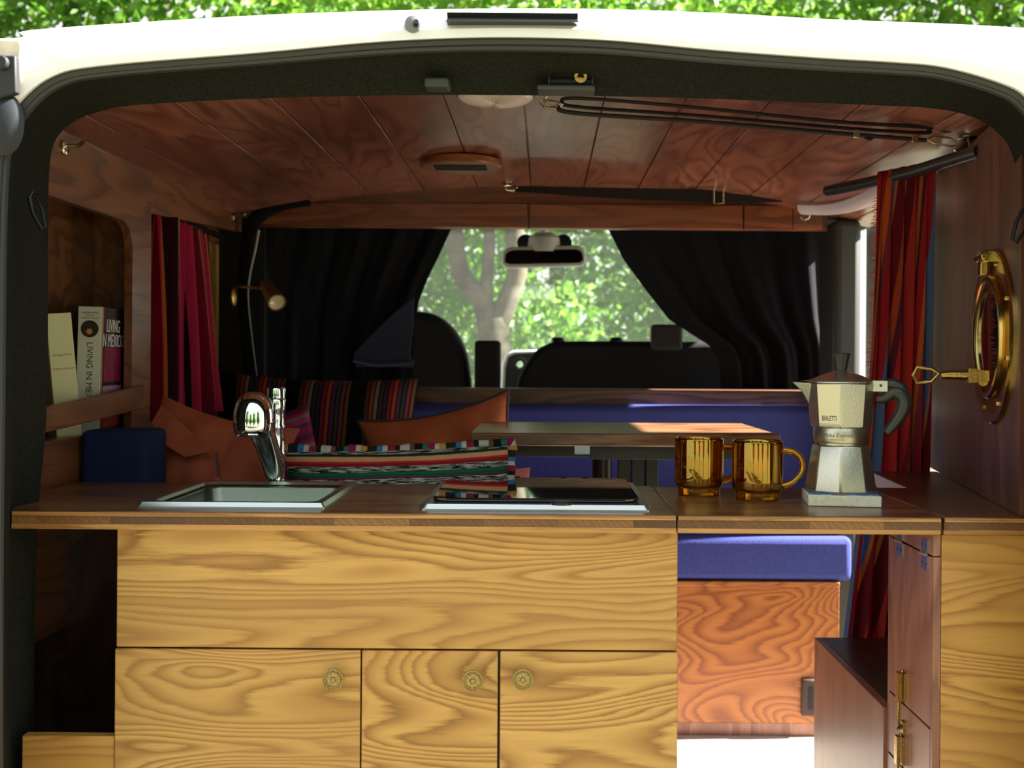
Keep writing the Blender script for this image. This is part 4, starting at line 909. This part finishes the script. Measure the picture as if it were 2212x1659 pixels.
# felt-frame fittings
st_=thing('door_striker','worn black metal door striker plate hanging on the felt header','striker',P(1223,193,1.44))
def hb(x0,x1,y0,y1,d0,d1):
    a=P(x0,y0,d0); c=P(x1,y1,d0); return MB().box(a.x,c.x,d0,d1,c.z,a.z)
mk('lip',hb(1160,1286,181,195,1.425,1.46),Mgreyd,st_,bevel=.003)
b=hb(1184,1188,162,182,1.43,1.46); b2=hb(1278,1282,166,182,1.43,1.46); b.add(b2.v,b2.f); b2=hb(1184,1282,162,165,1.44,1.46); b.add(b2.v,b2.f); b2=hb(1188,1278,165,181,1.448,1.46); b.add(b2.v,b2.f); mk('cage',b,Mblack,st_,bevel=.001)
b=MB(); b.lathe([(.0085,0),(.0085,.008),(.0045,.008),(.004,.002),(.001,.002)],P(1254,166,1.446),(0,-1,-.2),24); mk('socket',b,Mabrass,st_)
q=hb(916,970,165,188,1.418,1.45); solo('bump_stop',q,Mgreyd,'small grey rubber bump stop on the felt header left of the striker','bump stop',bevel=.004,seg=3)
# carabiners on the felt at both sides
def ring_hook(px,py,D,label,s=1):
    q=P(px,py,D); b=MB(); b.tube([q+V((-.004*s,0,.030)),q+V((-.008*s,-.004,.022)),q+V((-.002*s,-.006,.0)),q+V((.010*s,-.004,-.022)),q+V((.014*s,0,-.018)),q+V((.010*s,-.002,.006)),q+V((.0,.0,.024))],.0028,8,closed=True)
    solo('hook_ring',b,Mblack,label,'hook')
ring_hook(78,462,1.475,'black elongated ring hook on the felt frame at left'); ring_hook(2208,492,1.5,'black elongated ring hook on the felt frame at right',-1)
# exterior fittings
b=hb(965,1249,27,51,1.362,1.40)
hs=thing('handle_strip','long dark chrome grip strip on the white bodywork','strip',P(1106,51,1.37))
zA,zB=P(1106,28,1.37).z,P(1106,51,1.37).z; xa,xb=P(965,40,1.37).x,P(1249,40,1.37).x
b=MB(); b.prism([(xa,1.40,zA),(xa,1.368,zA),(xa,1.374,zA*.5+zB*.5),(xa,1.362,zB+.002),(xa,1.362,zB),(xa,1.40,zB)],(xb-xa,0,0)); mk('channel',b,plain('dark_chrome',(90,92,92),.18,1),hs,bevel=.0008)
wn=thing('washer_nozzle','small round grey washer nozzle on the white bodywork','nozzle',P(895,60,1.37))
q=P(895,60,1.385); b=MB(); b.lathe([(.0118,0),(.0118,.012),(.0105,.016),(.006,.018),(.001,.0185)],q,(0,-1,.05),28); mk('base',b,plain('nozzle_grey',(120,124,126),.3),wn)
q=P(899,53,1.366); b=MB(); b.lathe([(.0042,0),(.0045,.004),(.003,.008),(.001,.008)],q,(.1,-1,.2),16); mk('jet',b,Mblack,wn)
hg=thing('door_hinge','dark bolted steel door hinge at the top left corner of the bodywork','bracket',P(10,205,1.36))  # this is the rear door's hinge on the bodywork
Mbr=plain('dark_painted_steel',(36,38,40),.6)
pts=[(-60,119),(33,119),(35,200),(14,206),(-8,214),(-60,214)]
b=MB(); b.prism([P(x,y,1.356) for x,y in pts],(0,.012,0)); mk('plate',b,Mbr,hg,bevel=.002)
b=MB(); b.lathe([(.009,0),(.009,.004),(.007,.006),(.001,.006)],P(6,136,1.356),(0,-1,0),20); mk('bolt',b,Mbr,hg)
b=MB(); q=P(10,268,1.3682); 
b.lathe([(.001,.010),(.012,.009),(.024,.006),(.030,0)],(0,0,0),(0,-1,0),32); 
b.xf(M.Translation(q)@M.Diagonal((.85,1,1.35,1))); solo('door_stop',b,plain('dark_rubber',(30,34,42),.6),'oval dark rubber door stop below the hinge at left','door stop')
pts=[(-90,86),(40,86),(46,100),(38,160),(40,205),(30,220),(-90,230)]
b=MB(); b.prism([P(x,y,1.368) for x,y in pts],(0,.004,0)); struct('trim_8',b,Mcream,'dusty cream hinge recess','trim',bevel=.0015)

# ------------------------------------------------------------------ outside
b=MB(); b.box(-60,60,-40,80,-.6,-.55); struct('ground',b,Mgrass,'dry grassy ground around the van','ground')
def leafmat(name, cols):
    m,nt,b=newmat(name); L=nt.links
    tc=N(nt,'ShaderNodeTexCoord'); no=N(nt,'ShaderNodeTexNoise',_Scale=2.2,_Detail=4.0,_Roughness=.7); L.new(tc.outputs['Object'],no.inputs['Vector'])
    r=ramp(nt,[(.32,s2l(cols[0])),(.5,s2l(cols[1])),(.68,s2l(cols[2]))]); L.new(no.outputs['Fac'],r.inputs['Fac'])
    L.new(r.outputs['Color'],b.inputs['Base Color']); b.inputs['Roughness'].default_value=.45
    t=N(nt,'ShaderNodeBsdfTranslucent'); L.new(r.outputs['Color'],t.inputs['Color']); ms=N(nt,'ShaderNodeMixShader'); ms.inputs[0].default_value=.55
    L.new(b.outputs[0],ms.inputs[1]); L.new(t.outputs[0],ms.inputs[2]); L.new(ms.outputs[0],nt.nodes['Material Output'].inputs['Surface']); return m
ML=[leafmat('leaf_a',((60,104,28),(108,156,46),(160,192,80))),leafmat('leaf_b',((52,94,24),(98,146,44),(146,180,74)))]
rng=np.random.default_rng(5)
def foliage(o, parent, blobs, n, size, mat):
    cen=np.array([b_[:3] for b_ in blobs],float); rad=np.array([b_[3] for b_ in blobs],float)
    pk=rng.choice(len(blobs),n,p=rad**2/np.sum(rad**2))
    d=rng.normal(size=(n,3)); d/=np.linalg.norm(d,axis=1)[:,None]
    r=rad[pk]*(rng.random(n)**.45); p=cen[pk]+d*r[:,None]*np.array([1,.8,.8])
    a=rng.normal(size=(n,3)); a/=np.linalg.norm(a,axis=1)[:,None]; c=np.cross(a,rng.normal(size=(n,3))); c/=np.linalg.norm(c,axis=1)[:,None]
    s=size*(.6+.8*rng.random(n))[:,None]
    nn_=np.cross(a,c)
    vs=np.stack([p-a*s,p+c*s*.5+nn_*s*.12,p+a*s,p-c*s*.5+nn_*s*.12],1).reshape(-1,3)-np.array(wmat(parent).translation)
    me=bpy.data.meshes.new('foliage'); me.vertices.add(4*n); me.vertices.foreach_set('co',vs.ravel())
    me.loops.add(4*n); me.loops.foreach_set('vertex_index',np.arange(4*n)); me.polygons.add(n); me.polygons.foreach_set('loop_start',np.arange(0,4*n,4)); me.update(calc_edges=True); me.validate()
    me.materials.append(mat); ob=bpy.data.objects.new('foliage',me); C.objects.link(ob); ob.parent=parent; return ob
def tree(x,y,limbs,blobs,n,size,label,mat,group='trees around the van'):
    t=thing('tree',label,'tree',(x,y,-.55),group=group)
    b=MB()
    for pts,rs in limbs: 
        cpn=catmull([tuple(p)+(r_,) for p,r_ in zip(pts,rs)],5); b.tube([V(c[:3]) for c in cpn],[c[3] for c in cpn],12)
    mk('trunk',b,Mbark,t); foliage('foliage',t,blobs,n,size,mat); return t
g=lambda px,py,D:tuple(P(px,py,D))
# the forked tree seen through the windscreen
D=10.
q=P(1075,800,D)
tree(q.x,D,[([(q.x,D,-.56),g(1072,800,D),g(1066,720,D),g(1062,690,D)],[.17,.15,.15,.15]),
  ([g(1064,720,D),g(1040,650,D),g(1000,600,D),g(985,540,D),g(980,470,D),g(960,200,D+.3)],[.12,.10,.09,.085,.08,.05]),
  ([g(1068,720,D),g(1100,640,D),g(1118,580,D),g(1112,500,D),g(1120,300,D),g(1140,60,D)],[.11,.10,.095,.09,.07,.04]),
  ([g(1050,670,D),g(1052,600,D),g(1058,520,D),g(1050,420,D)],[.07,.06,.055,.05])],
  [(-.8,D+1.2,5.2,1.6),(.6,D+1,5.0,1.7),(-.2,D+2,3.6,1.6),(1.6,D+1.8,4.4,1.5),(-2.0,D+1.6,4.4,1.5)],8500,.075,'pale forked tree in full leaf seen through the windscreen',ML[0])
spots=[(1.9,12.5,[(1.7,12.5,1.4,1.25),(2.5,13,2.6,1.4),(1.2,13.2,2.8,1.3),(1.6,12.4,.3,1.2),(2.6,13,4.6,1.6)],10500,'bushy bright green tree right of the forked tree'),
 (-1.9,13.0,[(-1.9,13,1.4,1.3),(-1.2,13.3,2.6,1.3),(-2.8,13,2.8,1.4),(-1.5,12.9,.3,1.2),(-2.6,13,4.6,1.6),(-.2,14.4,1.2,1.3)],10500,'leafy green tree left of the forked tree'),
 (-4.9,11.0,[(-4.9,11,4.6,1.5),(-3.8,11,5.0,1.3),(-6.2,11.2,4.7,1.5),(-4.6,11.5,3.0,1.5),(-5.5,11.4,6.0,1.2)],9000,'green tree above the roof at the left edge'),
 (5.3,11.5,[(5.0,11.5,5.0,1.6),(6.4,11.7,4.8,1.5),(3.8,11.6,5.2,1.4),(5.4,11.8,3.2,1.5),(5.6,11.6,6.2,1.3)],9000,'green tree with dark trunk above the roof at the right edge'),
 (0.2,16.5,[(.2,16.5,1.8,1.7),(1.8,16.5,2.2,1.6),(-1.6,16.5,2.0,1.6),(.4,16.8,5.6,2.0),(3.6,16.6,6.4,2.0),(-3.2,16.6,6.2,2.0)],12000,'distant pale tree behind the forked tree')]
for x,y,bl,n,lb in spots:
    ht=max(b_[2] for b_ in bl)
    tree(x,y,[([(x,y,-.56),(x+.05,y,1.0),(x-.05,y,ht*.6),(x+.1,y+.1,ht)],[.16,.14,.11,.05]),([(x,y,1.6),(x-.5,y+.1,2.6),(x-.9,y+.2,ht*.8)],[.09,.07,.03]),([(x,y,1.9),(x+.6,y,3.0),(x+1.0,y+.1,ht*.85)],[.09,.06,.03])],bl,n,.075,lb,ML[1 if x>3 or x<-3 else 0])
# trees behind the photographer (they mirror in the mugs, faucet and hob)
for x,y,lb in ((-4.6,-7.5,'tree standing behind the photographer, farthest left'),(-1.2,-11.0,'tree standing far behind the photographer, left of centre'),(2.6,-9.0,'tree standing behind the photographer, right of centre'),(6.2,-6.5,'tree standing behind the photographer, farthest right')):
    tree(x,y,[([(x,y,-.56),(x,y,1.5),(x+.1,y,4.5)],[.22,.18,.08])],[(x,y,3.6,1.6),(x-.9,y,2.4,1.2),(x+1.0,y,2.6,1.3),(x,y,5.2,1.4),(x,y,1.2,.9)],6000,.14,lb,ML[1])

# ------------------------------------------------------------------ light
w=bpy.data.worlds.new('sky'); bpy.context.scene.world=w; w.use_nodes=True; nt=w.node_tree; bg=nt.nodes['Background']
tc=N(nt,'ShaderNodeTexCoord'); sp=N(nt,'ShaderNodeSeparateXYZ'); nt.links.new(tc.outputs['Generated'],sp.inputs[0])
r=ramp(nt,[(.0,(.9,.93,.85)),(.35,(1.0,1.0,.98)),(1.0,(.80,.90,1.0))]); nt.links.new(sp.outputs[2],r.inputs['Fac']); nt.links.new(r.outputs['Color'],bg.inputs['Color']); bg.inputs['Strength'].default_value=1.5
sun=bpy.data.lights.new('sun','SUN'); sun.energy=40.0; sun.angle=math.radians(1.0); sun.color=(1.0,.95,.86)
so=bpy.data.objects.new('sun',sun); C.objects.link(so); so.location=(10,3,10)
so.rotation_euler=V((-1,-.08,-.76)).to_track_quat('-Z','Y').to_euler()
